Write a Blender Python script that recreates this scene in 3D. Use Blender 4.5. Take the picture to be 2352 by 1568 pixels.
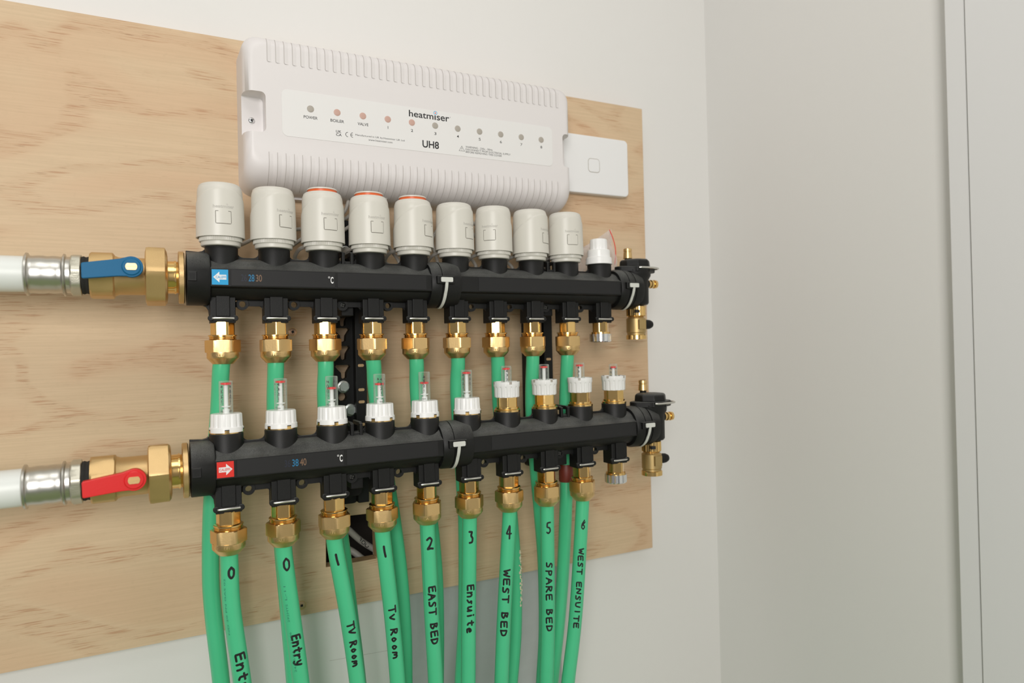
import bpy, math, random
from mathutils import Vector, Matrix
random.seed(7)
S = .001
scn = bpy.context.scene
for o in list(bpy.data.objects): bpy.data.objects.remove(o)
COL = scn.collection

# ------------------------------------------------------------ camera
CAM = Vector((-.05096, -.80657, -.03395)); YAW, PITCH, ROLL = .47043, .00708, -.02288
fw = Vector((math.sin(YAW)*math.cos(PITCH), math.cos(YAW)*math.cos(PITCH), math.sin(PITCH)))
rt = Vector((math.cos(YAW), -math.sin(YAW), 0)); up = rt.cross(fw)
r2 = math.cos(ROLL)*rt + math.sin(ROLL)*up; u2 = -math.sin(ROLL)*rt + math.cos(ROLL)*up
cd = bpy.data.cameras.new('camera'); cam = bpy.data.objects.new('camera', cd); COL.objects.link(cam)
cam.matrix_world = Matrix(((r2.x, u2.x, -fw.x, CAM.x), (r2.y, u2.y, -fw.y, CAM.y), (r2.z, u2.z, -fw.z, CAM.z), (0, 0, 0, 1)))
cd.sensor_width = 36; cd.lens = 1566.4/2352*36; cd.clip_start = .01
cd.dof.use_dof = True; cd.dof.focus_distance = .72; cd.dof.aperture_fstop = 5.0
scn.camera = cam
# ------------------------------------------------------------ light
scn.view_settings.view_transform = 'Standard'; scn.view_settings.look = 'None'
scn.view_settings.gamma = 1; scn.view_settings.exposure = .02; scn.view_settings.use_curve_mapping = False
w = bpy.data.worlds.new('world'); scn.world = w; w.use_nodes = True
w.node_tree.nodes['Background'].inputs[0].default_value = (1, .98, .955, 1)
w.node_tree.nodes['Background'].inputs[1].default_value = .20
def area(name, loc, target, sx, sy, power, col):
    l = bpy.data.lights.new(name, 'AREA'); l.shape = 'RECTANGLE'; l.size = sx; l.size_y = sy; l.energy = power; l.color = col
    o = bpy.data.objects.new(name, l); COL.objects.link(o); o.location = loc
    o.rotation_euler = (Vector(target)-Vector(loc)).to_track_quat('-Z', 'Y').to_euler(); return o
area('window_light', (-.68, -2.0, .32), (.05, 0, -.15), .8, .8, 27.0, (1, .97, .935))
area('ceiling_lamp_light', (-.1, -.85, 1.25), (.1, -.35, 0),   .8, .8, 4.6, (1, .985, .975))

# ------------------------------------------------------------ materials
def mat(name, col, rough=.5, metal=0, spec=.5, sss=0, bump=0, bscale=300, vary=0, vscale=40, coat=0, emit=None):
    m = bpy.data.materials.new(name); m.use_nodes = True; nt = m.node_tree; p = nt.nodes['Principled BSDF']
    p.inputs['Base Color'].default_value = (*col, 1); p.inputs['Roughness'].default_value = rough; p.inputs['Metallic'].default_value = metal
    p.inputs['Specular IOR Level'].default_value = spec; p.inputs['Coat Weight'].default_value = coat
    tc = nt.nodes.new('ShaderNodeTexCoord')
    if sss:
        p.inputs['Subsurface Weight'].default_value = sss; p.inputs['Subsurface Radius'].default_value = (.004, .004, .003)
        p.inputs['Subsurface Scale'].default_value = .6
    if bump:
        n = nt.nodes.new('ShaderNodeTexNoise'); n.inputs['Scale'].default_value = bscale; n.inputs['Detail'].default_value = 3
        b = nt.nodes.new('ShaderNodeBump'); b.inputs['Strength'].default_value = bump; b.inputs['Distance'].default_value = .0004
        nt.links.new(tc.outputs['Object'], n.inputs['Vector']); nt.links.new(n.outputs['Fac'], b.inputs['Height']); nt.links.new(b.outputs['Normal'], p.inputs['Normal'])
    if vary:
        n = nt.nodes.new('ShaderNodeTexNoise'); n.inputs['Scale'].default_value = vscale; n.inputs['Detail'].default_value = 4
        mx = nt.nodes.new('ShaderNodeMix'); mx.data_type = 'RGBA'
        mx.inputs[6].default_value = (*[c*(1-vary) for c in col], 1); mx.inputs[7].default_value = (*[min(1, c*(1+vary)) for c in col], 1)
        nt.links.new(tc.outputs['Object'], n.inputs['Vector']); nt.links.new(n.outputs['Fac'], mx.inputs[0]); nt.links.new(mx.outputs[2], p.inputs['Base Color'])
    return m
M = {}
M['wall'] = mat('wall_paint', (.745, .735, .715), .7, bump=.12, bscale=500, vary=.015, vscale=3)
M['floor'] = mat('floor_covering', (.23, .30, .13), .8, vary=.1, vscale=8)
M['trim'] = mat('trim_paint', (.735, .735, .735), .45)
M['grey'] = mat('grey_wall_patch', (.47, .49, .49), .85, bump=.3, bscale=700, vary=.06, vscale=60)  # greyer tone for the wall patch under the board
M['cavity'] = mat('dark_cavity', (.035, .028, .022), .9, vary=.5, vscale=20)
M['box'] = mat('box_plastic', (.73, .70, .695), .42, bump=.05, bscale=1500)
M['panel'] = mat('panel_film', (.76, .75, .74), .5)
M['router'] = mat('router_plastic', (.80, .80, .80), .35)
M['cream'] = mat('cream_plastic', (.66, .64, .58), .38, bump=.04, bscale=1500)
M['white'] = mat('white_plastic', (.86, .86, .85), .32)
M['groove'] = mat('groove_shadow_line', (.16, .145, .12), .7)
M['logo'] = mat('logo_grey', (.50, .48, .44), .6)
M['ink'] = mat('black_ink', (.012, .012, .014), .6)
M['marker'] = mat('marker_ink', (.012, .010, .012), .35)
M['print'] = mat('pipe_print', (.03, .20, .13), .5)
M['green'] = mat('green_pipe_plastic', (.075, .53, .265), .3, sss=.12, vary=.05, vscale=30)
M['orange'] = mat('orange_band', (.72, .13, .03), .4)
M['brass'] = mat('polished_brass', (.88, .60, .24), .17, 1, bump=.05, bscale=900)
M['brass2'] = mat('satin_brass', (.80, .56, .26), .33, 1, bump=.08, bscale=600, vary=.05, vscale=80)
M['cast'] = mat('cast_brass', (.66, .46, .22), .42, .85, bump=.28, bscale=1500, vary=.08, vscale=60)
M['etch'] = mat('etched_brass', (.68, .47, .21), .36, 1)
M['chrome'] = mat('chrome', (.82, .83, .84), .18, 1)
M['steel'] = mat('press_sleeve_steel', (.60, .59, .55), .33, 1)
M['slot'] = mat('vent_slot', (.47, .44, .42), .7)  # darker tone that paints the shading line beside each vent rib
M['zinc'] = mat('zinc_steel', (.60, .63, .62), .35, .9, bump=.3, bscale=900, vary=.12, vscale=200)
M['nickel'] = mat('tarnished_nickel', (.58, .56, .47), .4, .8, bump=.3, bscale=800, vary=.1, vscale=120)
M['wire'] = mat('clip_wire', (.66, .65, .61), .28, .9)
M['clipw'] = mat('strap_plastic', (.62, .63, .59), .45)
M['hemp'] = mat('black_hemp_thread', (.02, .02, .018), .9, bump=1, bscale=1500)
M['blue'] = mat('blue_handle', (.0, .12, .27), .5, spec=.3, bump=.08, bscale=900)
M['red'] = mat('red_handle', (.70, .012, .012), .34, bump=.08, bscale=900)
M['stblue'] = mat('sticker_blue', (.01, .33, .66), .35)
M['stred'] = mat('sticker_red', (.72, .03, .02), .35)
M['stwhite'] = mat('sticker_white', (.80, .80, .80), .4)
M['pipewhite'] = mat('white_supply_pipe', (.76, .79, .76), .38)
M['cable'] = mat('grey_cable', (.40, .38, .34), .5)
M['ledg'] = mat('lamp_grey', (.40, .365, .32), .5)
M['ledr'] = mat('lamp_pink', (.56, .36, .30), .5)
M['redring'] = mat('float_red', (.80, .02, .02), .4)
M['maroon'] = mat('maroon_sleeve', (.16, .022, .012), .5)
M['numblue'] = mat('number_blue', (.01, .16, .33), .5)
M['numnavy'] = mat('number_navy', (.009, .012, .028), .5)
M['numbrown'] = mat('number_brown', (.19, .11, .065), .5)
M['label'] = mat('label_film_black', (.013, .013, .0135), .5, spec=.35)
M['screw'] = mat('screw_head', (.62, .40, .26), .35, .7)
M['dirt'] = mat('dried_plaster', (.55, .52, .38), .8)
M['darkx'] = mat('dark_screw_cross', (.07, .07, .065), .35, .6)
M['drain'] = mat('dull_brass', (.50, .36, .16), .42, .85, bump=.25, bscale=1500)
M['cyan'] = mat('logo_cyan', (.02, .38, .68), .5)
M['edgewood'] = mat('sawn_edge', (.46, .31, .16), .7, vary=.2, vscale=200)

def black_mat():                                    # black nylon with settled dust on upward faces
    m = mat('black_nylon', (.006, .0062, .006), .5, spec=.34, bump=.25, bscale=1400); nt = m.node_tree; p = nt.nodes['Principled BSDF']
    g = nt.nodes.new('ShaderNodeNewGeometry'); s = nt.nodes.new('ShaderNodeSeparateXYZ'); nt.links.new(g.outputs['Normal'], s.inputs[0])
    r = nt.nodes.new('ShaderNodeMapRange'); r.inputs[1].default_value = .25; r.inputs[2].default_value = .8; r.inputs[3].default_value = 0; r.inputs[4].default_value = 1
    nt.links.new(s.outputs['Z'], r.inputs[0])
    tc = nt.nodes.new('ShaderNodeTexCoord')
    n = nt.nodes.new('ShaderNodeTexNoise'); n.inputs['Scale'].default_value = 1500; n.inputs['Detail'].default_value = 3
    n2 = nt.nodes.new('ShaderNodeTexNoise'); n2.inputs['Scale'].default_value = 45; n2.inputs['Detail'].default_value = 5
    nt.links.new(tc.outputs['Object'], n.inputs['Vector']); nt.links.new(tc.outputs['Object'], n2.inputs['Vector'])
    a = nt.nodes.new('ShaderNodeMath'); a.operation = 'MULTIPLY_ADD'; a.inputs[2].default_value = .18; nt.links.new(n.outputs['Fac'], a.inputs[0]); nt.links.new(n2.outputs['Fac'], a.inputs[1])
    q = nt.nodes.new('ShaderNodeMapRange'); q.inputs[1].default_value = .22; q.inputs[2].default_value = .56; nt.links.new(a.outputs[0], q.inputs[0])
    t = nt.nodes.new('ShaderNodeMath'); t.operation = 'MULTIPLY'; nt.links.new(r.outputs[0], t.inputs[0]); nt.links.new(q.outputs[0], t.inputs[1])
    mx = nt.nodes.new('ShaderNodeMix'); mx.data_type = 'RGBA'; mx.inputs[6].default_value = (.006, .0062, .006, 1); mx.inputs[7].default_value = (.115, .118, .112, 1)
    nt.links.new(t.outputs[0], mx.inputs[0]); nt.links.new(mx.outputs[2], p.inputs['Base Color'])
    return m
M['black'] = black_mat()
M['blackp'] = mat('plain_black_nylon', (.006, .0062, .006), .55, spec=.3, bump=.2, bscale=1400)

def clear_mat(name, tint, body, edge, lo):
    m = bpy.data.materials.new(name); m.use_nodes = True; nt = m.node_tree; nt.nodes.clear()
    out = nt.nodes.new('ShaderNodeOutputMaterial'); t = nt.nodes.new('ShaderNodeBsdfTransparent'); t.inputs[0].default_value = (*tint, 1)
    p = nt.nodes.new('ShaderNodeBsdfPrincipled'); p.inputs['Base Color'].default_value = (*body, 1); p.inputs['Roughness'].default_value = .12
    lw = nt.nodes.new('ShaderNodeLayerWeight'); lw.inputs[0].default_value = .4
    r = nt.nodes.new('ShaderNodeMapRange'); r.inputs[3].default_value = lo; r.inputs[4].default_value = edge
    nt.links.new(lw.outputs['Facing'], r.inputs[0]); mx = nt.nodes.new('ShaderNodeMixShader')
    nt.links.new(r.outputs[0], mx.inputs[0]); nt.links.new(t.outputs[0], mx.inputs[1]); nt.links.new(p.outputs[0], mx.inputs[2]); nt.links.new(mx.outputs[0], out.inputs[0])
    return m
M['clear'] = clear_mat('clear_sight_plastic', (.97, .99, .98), (.66, .72, .66), .75, .04)
M['bag'] = clear_mat('thin_bag_film', (.95, .94, .94), (.86, .82, .81), .6, .2)

def wood_mat():
    m = bpy.data.materials.new('pine_plywood'); m.use_nodes = True; nt = m.node_tree; p = nt.nodes['Principled BSDF']
    p.inputs['Roughness'].default_value = .58; p.inputs['Specular IOR Level'].default_value = .3
    tc = nt.nodes.new('ShaderNodeTexCoord'); L = nt.links.new
    def noise(scale, sc, det=3, dist=0, loc=(0, 0, 0)):
        mp = nt.nodes.new('ShaderNodeMapping'); mp.inputs['Scale'].default_value = sc; mp.inputs['Location'].default_value = loc; L(tc.outputs['Object'], mp.inputs[0])
        n = nt.nodes.new('ShaderNodeTexNoise'); n.inputs['Scale'].default_value = scale; n.inputs['Detail'].default_value = det; n.inputs['Distortion'].default_value = dist
        L(mp.outputs[0], n.inputs['Vector']); return n.outputs['Fac']
    def ramp(src, a, b, c=0, d=1):
        r = nt.nodes.new('ShaderNodeMapRange'); r.interpolation_type = 'SMOOTHSTEP'; r.inputs[1].default_value = a; r.inputs[2].default_value = b; r.inputs[3].default_value = c; r.inputs[4].default_value = d
        L(src, r.inputs[0]); return r.outputs[0]
    def mth(op, a, b=None):
        n = nt.nodes.new('ShaderNodeMath'); n.operation = op
        L(a, n.inputs[0]) if not isinstance(a, (int, float)) else setattr(n.inputs[0], 'default_value', a)
        if b is not None: L(b, n.inputs[1]) if not isinstance(b, (int, float)) else setattr(n.inputs[1], 'default_value', b)
        return n.outputs[0]
    def mixc(f, a, b):
        n = nt.nodes.new('ShaderNodeMix'); n.data_type = 'RGBA'; L(f, n.inputs[0])
        L(a, n.inputs[6]) if not isinstance(a, tuple) else setattr(n.inputs[6], 'default_value', (*a, 1))
        L(b, n.inputs[7]) if not isinstance(b, tuple) else setattr(n.inputs[7], 'default_value', (*b, 1)); return n.outputs[2]
    field = noise(1, (3.4, 1, 7.5), 2.5, .35, (1.3, 0, .7))            # contour field of the rotary-cut veneer
    band = mth('SINE', mth('MULTIPLY', field, 46.0)); band = ramp(band, .35, .98)
    wide = ramp(mth('SINE', mth('MULTIPLY', field, 23.0)), -.6, 1)
    streak = ramp(noise(1, (26, 1, 640), 4, .1), .50, .66)
    streak2 = ramp(noise(1, (55, 1, 1100), 3, 0, (4, 0, 9)), .60, .72)
    fine = noise(1, (12, 1, 420), 5)
    c = mixc(ramp(fine, .3, .7), (.60, .448, .288), (.655, .492, .322))
    c = mixc(mth('MULTIPLY', wide, .34), c, (.60, .385, .235))
    c = mixc(mth('MULTIPLY', band, mth('ADD', mth('MULTIPLY', streak, .62), .09)), c, (.44, .235, .125))
    c = mixc(mth('MULTIPLY', streak2, mth('ADD', mth('MULTIPLY', band, .55), .16)), c, (.30, .16, .085))
    gr = noise(1, (160, 160, 160), 3)
    c = mixc(mth('MULTIPLY', ramp(gr, .55, .75), .12), c, (.45, .33, .2))
    L(c, p.inputs['Base Color'])
    b = nt.nodes.new('ShaderNodeBump'); b.inputs['Strength'].default_value = .12; b.inputs['Distance'].default_value = .0004; L(fine, b.inputs['Height']); L(b.outputs[0], p.inputs['Normal'])
    return m
M['wood'] = wood_mat()

# ------------------------------------------------------------ mesh helpers (mm)
class MB:
    def __init__(s): s.v = []; s.f = []; s.m = []
    def add(s, vs, fs, mi=0):
        o = len(s.v); s.v += [tuple(v) for v in vs]; s.f += [tuple(i+o for i in f) for f in fs]; s.m += [mi]*len(fs)
    def box(s, x0, x1, y0, y1, z0, z1, mi=0):
        s.add([(x0,y0,z0),(x1,y0,z0),(x1,y1,z0),(x0,y1,z0),(x0,y0,z1),(x1,y0,z1),(x1,y1,z1),(x0,y1,z1)],
              [(0,3,2,1),(4,5,6,7),(0,1,5,4),(1,2,6,5),(2,3,7,6),(3,0,4,7)], mi)
    def rev(s, lv, seg=48, rf=None, axis='Z', c=(0,0,0), mi=0, cap=True, ph=0):
        vs = []
        for z, r in lv:
            for k in range(seg):
                a = 2*math.pi*k/seg+ph; rr = rf(a, r, z) if rf else r
                x, y = rr*math.cos(a), rr*math.sin(a)
                vs.append({'Z': (x, y, z), 'X': (z, x, y), 'Y': (y, z, x)}[axis])
        n = len(lv); fs = [(i*seg+k, i*seg+(k+1) % seg, (i+1)*seg+(k+1) % seg, (i+1)*seg+k) for i in range(n-1) for k in range(seg)]
        if cap: fs += [tuple(range(seg-1, -1, -1)), tuple((n-1)*seg+k for k in range(seg))]
        s.add([(v[0]+c[0], v[1]+c[1], v[2]+c[2]) for v in vs], fs, mi)
    def prism(s, poly, a, b, plane='XZ', mi=0):
        n = len(poly)
        g = {'XZ': lambda p, d: (p[0], d, p[1]), 'XY': lambda p, d: (p[0], p[1], d), 'YZ': lambda p, d: (d, p[0], p[1])}[plane]
        s.add([g(p, a) for p in poly]+[g(p, b) for p in poly], [tuple(range(n)), tuple(range(2*n-1, n-1, -1))]+[(i, i+n, (i+1) % n+n, (i+1) % n) for i in range(n)], mi)
    def tube(s, pts, r, seg=12, mi=0, cap=True):
        pts = [Vector(p) for p in pts]; vs = []; ref = Vector((0, 1, 0))
        for i, p in enumerate(pts):
            t = (pts[min(i+1, len(pts)-1)]-pts[max(i-1, 0)]).normalized()
            a = t.cross(ref)
            if a.length < .15: a = t.cross(Vector((0, 0, 1)))
            a.normalize(); b = a.cross(t).normalized()
            if i: # parallel transport
                a = (pa-pa.dot(t)*t).normalized(); b = a.cross(t).normalized()
            pa = a
            vs += [tuple(p+r*(math.cos(2*math.pi*k/seg)*a+math.sin(2*math.pi*k/seg)*b)) for k in range(seg)]
        n = len(pts); fs = [(i*seg+k, i*seg+(k+1) % seg, (i+1)*seg+(k+1) % seg, (i+1)*seg+k) for i in range(n-1) for k in range(seg)]
        if cap: fs += [tuple(range(seg-1, -1, -1)), tuple((n-1)*seg+k for k in range(seg))]
        s.add(vs, fs, mi)
    def build(s, name, mats, parent=None, loc=(0,0,0), rot=None, bevel=0, ang=35, seg=2, fix=True):
        me = bpy.data.meshes.new(name); me.from_pydata([(x*S, y*S, z*S) for x, y, z in s.v], [], s.f)
        if isinstance(mats, str): mats = [mats]
        for k in mats: me.materials.append(M[k])
        for p, i in zip(me.polygons, s.m): p.material_index = i
        if fix:
            import bmesh
            bm = bmesh.new(); bm.from_mesh(me); bmesh.ops.recalc_face_normals(bm, faces=bm.faces); bm.to_mesh(me); bm.free()
        me.polygons.foreach_set('use_smooth', [True]*len(me.polygons)); me.set_sharp_from_angle(angle=math.radians(ang)); me.update()
        o = bpy.data.objects.new(name, me); COL.objects.link(o); o.location = [c*S for c in loc]
        if rot: o.rotation_euler = rot
        if parent: o.parent = parent
        if bevel:
            b = o.modifiers.new('bevel', 'BEVEL'); b.width = bevel*S; b.segments = seg; b.limit_method = 'ANGLE'; b.angle_limit = math.radians(35); b.harden_normals = True
        return o
def empty(name, loc=(0,0,0), rot=(0,0,0), label=None, cat=None, group=None):
    o = bpy.data.objects.new(name, None); COL.objects.link(o); o.location = [c*S for c in loc]; o.rotation_euler = rot; o.empty_display_size = .01
    tag(o, label, cat, group); return o
def tag(o, label=None, cat=None, group=None, kind=None):
    if label: o['label'] = label
    if cat: o['category'] = cat
    if group: o['group'] = group
    if kind: o['kind'] = kind
    return o
def copy_tree(o, parent=None):
    c = o.copy(); COL.objects.link(c); c.parent = parent
    if parent: c.matrix_parent_inverse = o.matrix_parent_inverse
    for ch in list(o.children): copy_tree(ch, c)
    return c
def bake(o, cutters=()):                            # apply boolean cuts and modifiers
    for c in cutters:
        b = o.modifiers.new('cut', 'BOOLEAN'); b.operation = 'DIFFERENCE'; b.object = c; b.solver = 'EXACT'
    dg = bpy.context.evaluated_depsgraph_get(); dg.update(); me = bpy.data.meshes.new_from_object(o.evaluated_get(dg)); old = o.data; o.modifiers.clear(); o.data = me; me.name = old.name
    for c in cutters: bpy.data.objects.remove(c)
    me.polygons.foreach_set('use_smooth', [True]*len(me.polygons)); me.set_sharp_from_angle(angle=math.radians(30))
def rrect(x0, x1, z0, z1, r, n=6):
    out = []
    for cx, cz, a in ((x1-r, z1-r, 0), (x0+r, z1-r, 90), (x0+r, z0+r, 180), (x1-r, z0+r, 270)):
        out += [(cx+r*math.cos(math.radians(a+90*i/n)), cz+r*math.sin(math.radians(a+90*i/n))) for i in range(n+1)]
    return out
def hexf(AF, n=6, ph=0):
    def f(a, r, z):
        st = 2*math.pi/n; d = (a-ph+st/2) % st-st/2
        return min(r, AF/2/math.cos(d))
    return f
def text2d(s, bold=0, res=4):
    cu = bpy.data.curves.new('t', 'FONT'); cu.body = s; cu.size = 1; cu.offset = bold; cu.resolution_u = res
    o = bpy.data.objects.new('t', cu); COL.objects.link(o); dg = bpy.context.evaluated_depsgraph_get(); dg.update()
    me = o.evaluated_get(dg).to_mesh(); vs = [(v.co.x, v.co.y) for v in me.vertices]; fs = [tuple(p.vertices) for p in me.polygons]
    o.evaluated_get(dg).to_mesh_clear(); bpy.data.objects.remove(o); bpy.data.curves.remove(cu); return vs, fs
def fit(tx, x0, x1, z0, z1):
    vs, fs = tx; ax = min(v[0] for v in vs); bx = max(v[0] for v in vs); ay = min(v[1] for v in vs); by = max(v[1] for v in vs)
    return [(x0+(x-ax)/(bx-ax)*(x1-x0), z0+(y-ay)/(by-ay)*(z1-z0)) for x, y in vs], fs
def put_text(b, s, x0, x1, z0, z1, fn, mi=0, bold=0, res=4):
    vs, fs = fit(text2d(s, bold, res), x0, x1, z0, z1); b.add([fn(x, z) for x, z in vs], fs, mi)
def ring2d(cx, cz, r0, r1, n=20):
    vs = [(cx+r*math.cos(2*math.pi*k/n), cz+r*math.sin(2*math.pi*k/n)) for r in (r0, r1) for k in range(n)]
    return vs, [(k, (k+1) % n, n+(k+1) % n, n+k) for k in range(n)]
def catmull(P, n=12):
    P = [Vector(p) for p in P]; Q = [2*P[0]-P[1]]+P+[2*P[-1]-P[-2]]; out = []
    for i in range(1, len(Q)-2):
        for k in range(n):
            t = k/n; a, b, c, d = Q[i-1:i+3]
            out.append(.5*((2*b)+(c-a)*t+(2*a-5*b+4*c-d)*t*t+(3*b-a-3*c+d)*t**3))
    return out+[P[-1]]

# ------------------------------------------------------------ setting
HX0, HX1, HZ0, HZ1 = 111, 171, -285, -229
WY = 18.0
b = MB()                                            # back wall with the service opening
X0, X1, Z0, Z1 = -1600, 727, -1300, 1350
def quad(b, x0, x1, z0, z1, y, mi=0): b.add([(x0, y, z0), (x1, y, z0), (x1, y, z1), (x0, y, z1)], [(0, 1, 2, 3)], mi)
for r in ((X0, HX0, Z0, Z1), (HX1, X1, Z0, Z1), (HX0, HX1, Z0, HZ0), (HX0, HX1, HZ1, Z1)): quad(b, *r, WY)
wb = b.build('wall_back', 'wall', fix=False); tag(wb, kind='structure')
for x0, z0, x1, z1 in ((116.2, -401.3, 194.8, -405.2), (194.8, -405.2, 262, -409.5)):
    b = MB(); b.add([(x0, WY-.15, z0-.25), (x1, WY-.15, z1-.25), (x1, WY-.15, z1+.2), (x0, WY-.15, z0+.2)], [(0, 1, 2, 3)]); b.build('pencil_line', 'logo', wb, fix=False)
b = MB(); D = 95
b.add([(HX0, WY, HZ0), (HX1, WY, HZ0), (HX1, WY, HZ1), (HX0, WY, HZ1), (HX0-60, WY+D, HZ0-60), (HX1+60, WY+D, HZ0-60), (HX1+60, WY+D, HZ1+60), (HX0-60, WY+D, HZ1+60)],
      [(0, 1, 5, 4), (1, 2, 6, 5), (2, 3, 7, 6), (3, 0, 4, 7), (4, 5, 6, 7)])
b.build('wall_cavity', 'cavity', wb, fix=False)
b = MB(); b.box(727, 760, -2600, WY, Z0, Z1); tag(b.build('wall_right', 'wall'), kind='structure')
b = MB(); b.box(216, 434, WY-1.2, WY+2, -760, -330); tag(b.build('wall_patch', 'grey', bevel=.5), kind='structure')  # thin grey patch laid on the back wall below the board
b = MB(); b.box(X0, 760, -2600, WY, Z0-20, Z0); tag(b.build('floor', 'floor'), kind='structure')
b = MB(); b.box(X0, 760, -2600, WY, Z1, Z1+20); tag(b.build('ceiling', 'wall'), kind='structure')
b = MB(); b.box(713, 727.5, -384, -362, Z0, Z1); tag(b.build('trim_2', 'trim', bevel=2), kind='structure')
b = MB(); b.box(711, 727.5, -470, -384.6, Z0, Z1); tag(b.build('trim_3', 'trim', bevel=1.2), kind='structure')

# plywood board
b = MB(); b.box(-560, 584, 0, WY-.05, -335, 312.7)
bd = b.build('plywood_board', ['wood', 'edgewood'], bevel=0)
c = MB(); c.prism([(HX0, HZ0), (HX1, HZ0+.5), (HX1-1, HZ1-1), (HX0+.8, HZ1+.5)], -20, 40); bake(bd, [c.build('cutter', 'edgewood')])
tag(bd, 'large pale pine plywood board fixed to the white wall', 'board')
md = bd.modifiers.new('bevel', 'BEVEL'); md.width = .0006; md.limit_method = 'ANGLE'
for (x, z, lb) in ((78.8, -11.8, 'wood screw in the board below the upper manifold, left of the bracket'), (82.6, -323.6, 'wood screw at the lower edge of the plywood board')):
    s = empty('wood_screw', (x, 0, z), label=lb, cat='screw')
    b = MB(); b.rev([(0.3, 4.4), (-.35, 4.4), (-.6, 3.8)], 28, axis='Y'); b.build('screw_head', 'screw', s)
    b = MB(); b.rev([(-.05, 5.0), (-.25, 5.0)], 28, axis='Y'); b.build('countersink_rim', 'etch', s)
    b = MB(); a = random.uniform(.3, 1.2) if z > -100 else .05; q = [(1.9*math.cos(a+k*math.pi/2+math.pi/4), 1.9*math.sin(a+k*math.pi/2+math.pi/4)) for k in range(4)]
    b.prism(q, -.72, -.5); b.build('square_recess', 'ink', s)
# cables in the opening
for pts, lb in (([(118, 40, -226), (141.7, 34, -250), (162, 32, -271), (190, 30, -292)], 'grey cable with black letters crossing the square opening in the board'),
                ([(118, 42, -262), (147, 33, -279), (160, 26, -290), (175, 24, -302)], 'lower grey cable near the bottom edge of the square opening')):
    P = catmull(pts, 8); b = MB(); b.tube(P, 4.0, 14); o = b.build('wall_cable', 'cable'); tag(o, lb, 'cable')
    if 'letters' in lb:
        b = MB(); d = (Vector(pts[2])-Vector(pts[1])).normalized(); o0 = Vector(pts[1]); nrm = Vector((0, -1, 0)); upv = Vector((-d.z, 0, d.x)).normalized()
        if upv.z < 0: upv = -upv
        def fn(x, z):
            a = z/4.0; return tuple(o0+d*x+4.08*(math.sin(a)*upv+math.cos(a)*nrm))
        put_text(b, 'ROO', 22.5, 38, -2.2, 2.6, fn, 0, .02); b.build('lettering', 'ink', o, fix=False)

# ------------------------------------------------------------ wiring centre box
BX0, BX1, BZ0, BZ1, BH = 24.5, 427, 139, 302, 55.0
wc = empty('wiring_centre', (0, 0, 0), label='long white ribbed heating control box mounted above the actuators', cat='control box')
b = MB(); lv = []
for o_ in [0, 8, 16] + [BH-39+39*math.sin(math.radians(a)) for a in range(0, 91, 6)]:
    def ins(R, D):
        t = max(0, (o_-(BH-D))/D); return R*(1-math.sqrt(max(0, 1-t*t)))
    lv.append((o_, ins(9, 16)+(0 if o_ > 4 else 0)+.03*o_, ins(9, 16)+.03*o_, ins(27, 38)+.04*o_, ins(13, 18)+.02*o_))
n = None; vs = []; 
for o_, il, ir, ib, it in lv:
    ring = rrect(BX0+il, BX1-ir, BZ0+ib, BZ1-it, 15, 8); n = len(ring); vs += [(x, -o_, z) for x, z in ring]
fs = [(i*n+k, i*n+(k+1) % n, (i+1)*n+(k+1) % n, (i+1)*n+k) for i in range(len(lv)-1) for k in range(n)]+[tuple(range(n)), tuple((len(lv)-1)*n+k for k in range(n-1, -1, -1))]
b.add(vs, fs); cover = b.build('cover', 'box', wc)
cuts = []
for x0, x1 in ((0, 47.5), (411, 450)):
    c = MB(); c.prism(rrect(x0, x1, 196.5, 239, 5, 5), -80, -34); cuts.append(c.build('cutter', 'box', bevel=1.5))
bake(cover, cuts)
def front_o(z):                                     # outward reach of the cover front at height z
    if z < BZ0+29.2:
        lo, hi = 0, 90
        for _ in range(30):
            mid = (lo+hi)/2; o_ = BH-38+38*math.sin(math.radians(mid)); t = (o_-(BH-38))/38; zz = BZ0+27*(1-math.sqrt(max(0, 1-t*t)))+.04*o_
            if zz < z: lo = mid
            else: hi = mid
        return BH-38+38*math.sin(math.radians(lo))
    if z > BZ1-14.1:
        lo, hi = 0, 90
        for _ in range(30):
            mid = (lo+hi)/2; o_ = BH-18+18*math.sin(math.radians(mid)); t = (o_-(BH-18))/18; zz = BZ1-13*(1-math.sqrt(max(0, 1-t*t)))-.02*o_
            if zz > z: lo = mid
            else: hi = mid
        return BH-18+18*math.sin(math.radians(lo))
    return BH
for part in (0, 1):
    b = MB(); g_ = MB()
    for k in range(42):
        x = 49.5+8.6*k
        if part == 0: P = [(x+.6, 271.6), (x+.15, 272.2)]+[(x, z) for z in [273+i*2.2 for i in range(8)]+[BZ1-13*(1-math.sin(math.radians(a)))-1.0 for a in range(8, 84, 8)]]
        else: P = [(x, z) for z in [176.5-i*1.6 for i in range(6)]+[BZ0+2.2+27*(1-math.sin(math.radians(a))) for a in range(0, 90, 6)]]
        n = len(P); q = []
        for i, (px, z) in enumerate(P):
            e_ = min(1, i/2, (n-1-i)/2) if part else min(1, (n-1-i)/2)
            o_ = front_o(z); h_ = .75*e_+.02; q += [(px+.5, -o_+.2, z), (px+.55, -o_-h_, z), (px+1.3, -o_-h_*.85, z), (px+5, -o_+.15, z)]
        b.add(q, [(4*i+a, 4*i+a+1, 4*i+a+5, 4*i+a+4) for i in range(n-1) for a in range(3)])
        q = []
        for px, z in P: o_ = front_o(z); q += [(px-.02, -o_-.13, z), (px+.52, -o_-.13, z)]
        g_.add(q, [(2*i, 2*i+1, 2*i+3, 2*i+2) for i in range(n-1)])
    v_ = b.build('vent_ribs', 'box', wc, ang=60, fix=False); g_.build('vent_shade_lines', 'slot', v_, fix=False)  # flat strips paint the shade along the ribs, no slots are cut
PY = -BH
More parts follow.
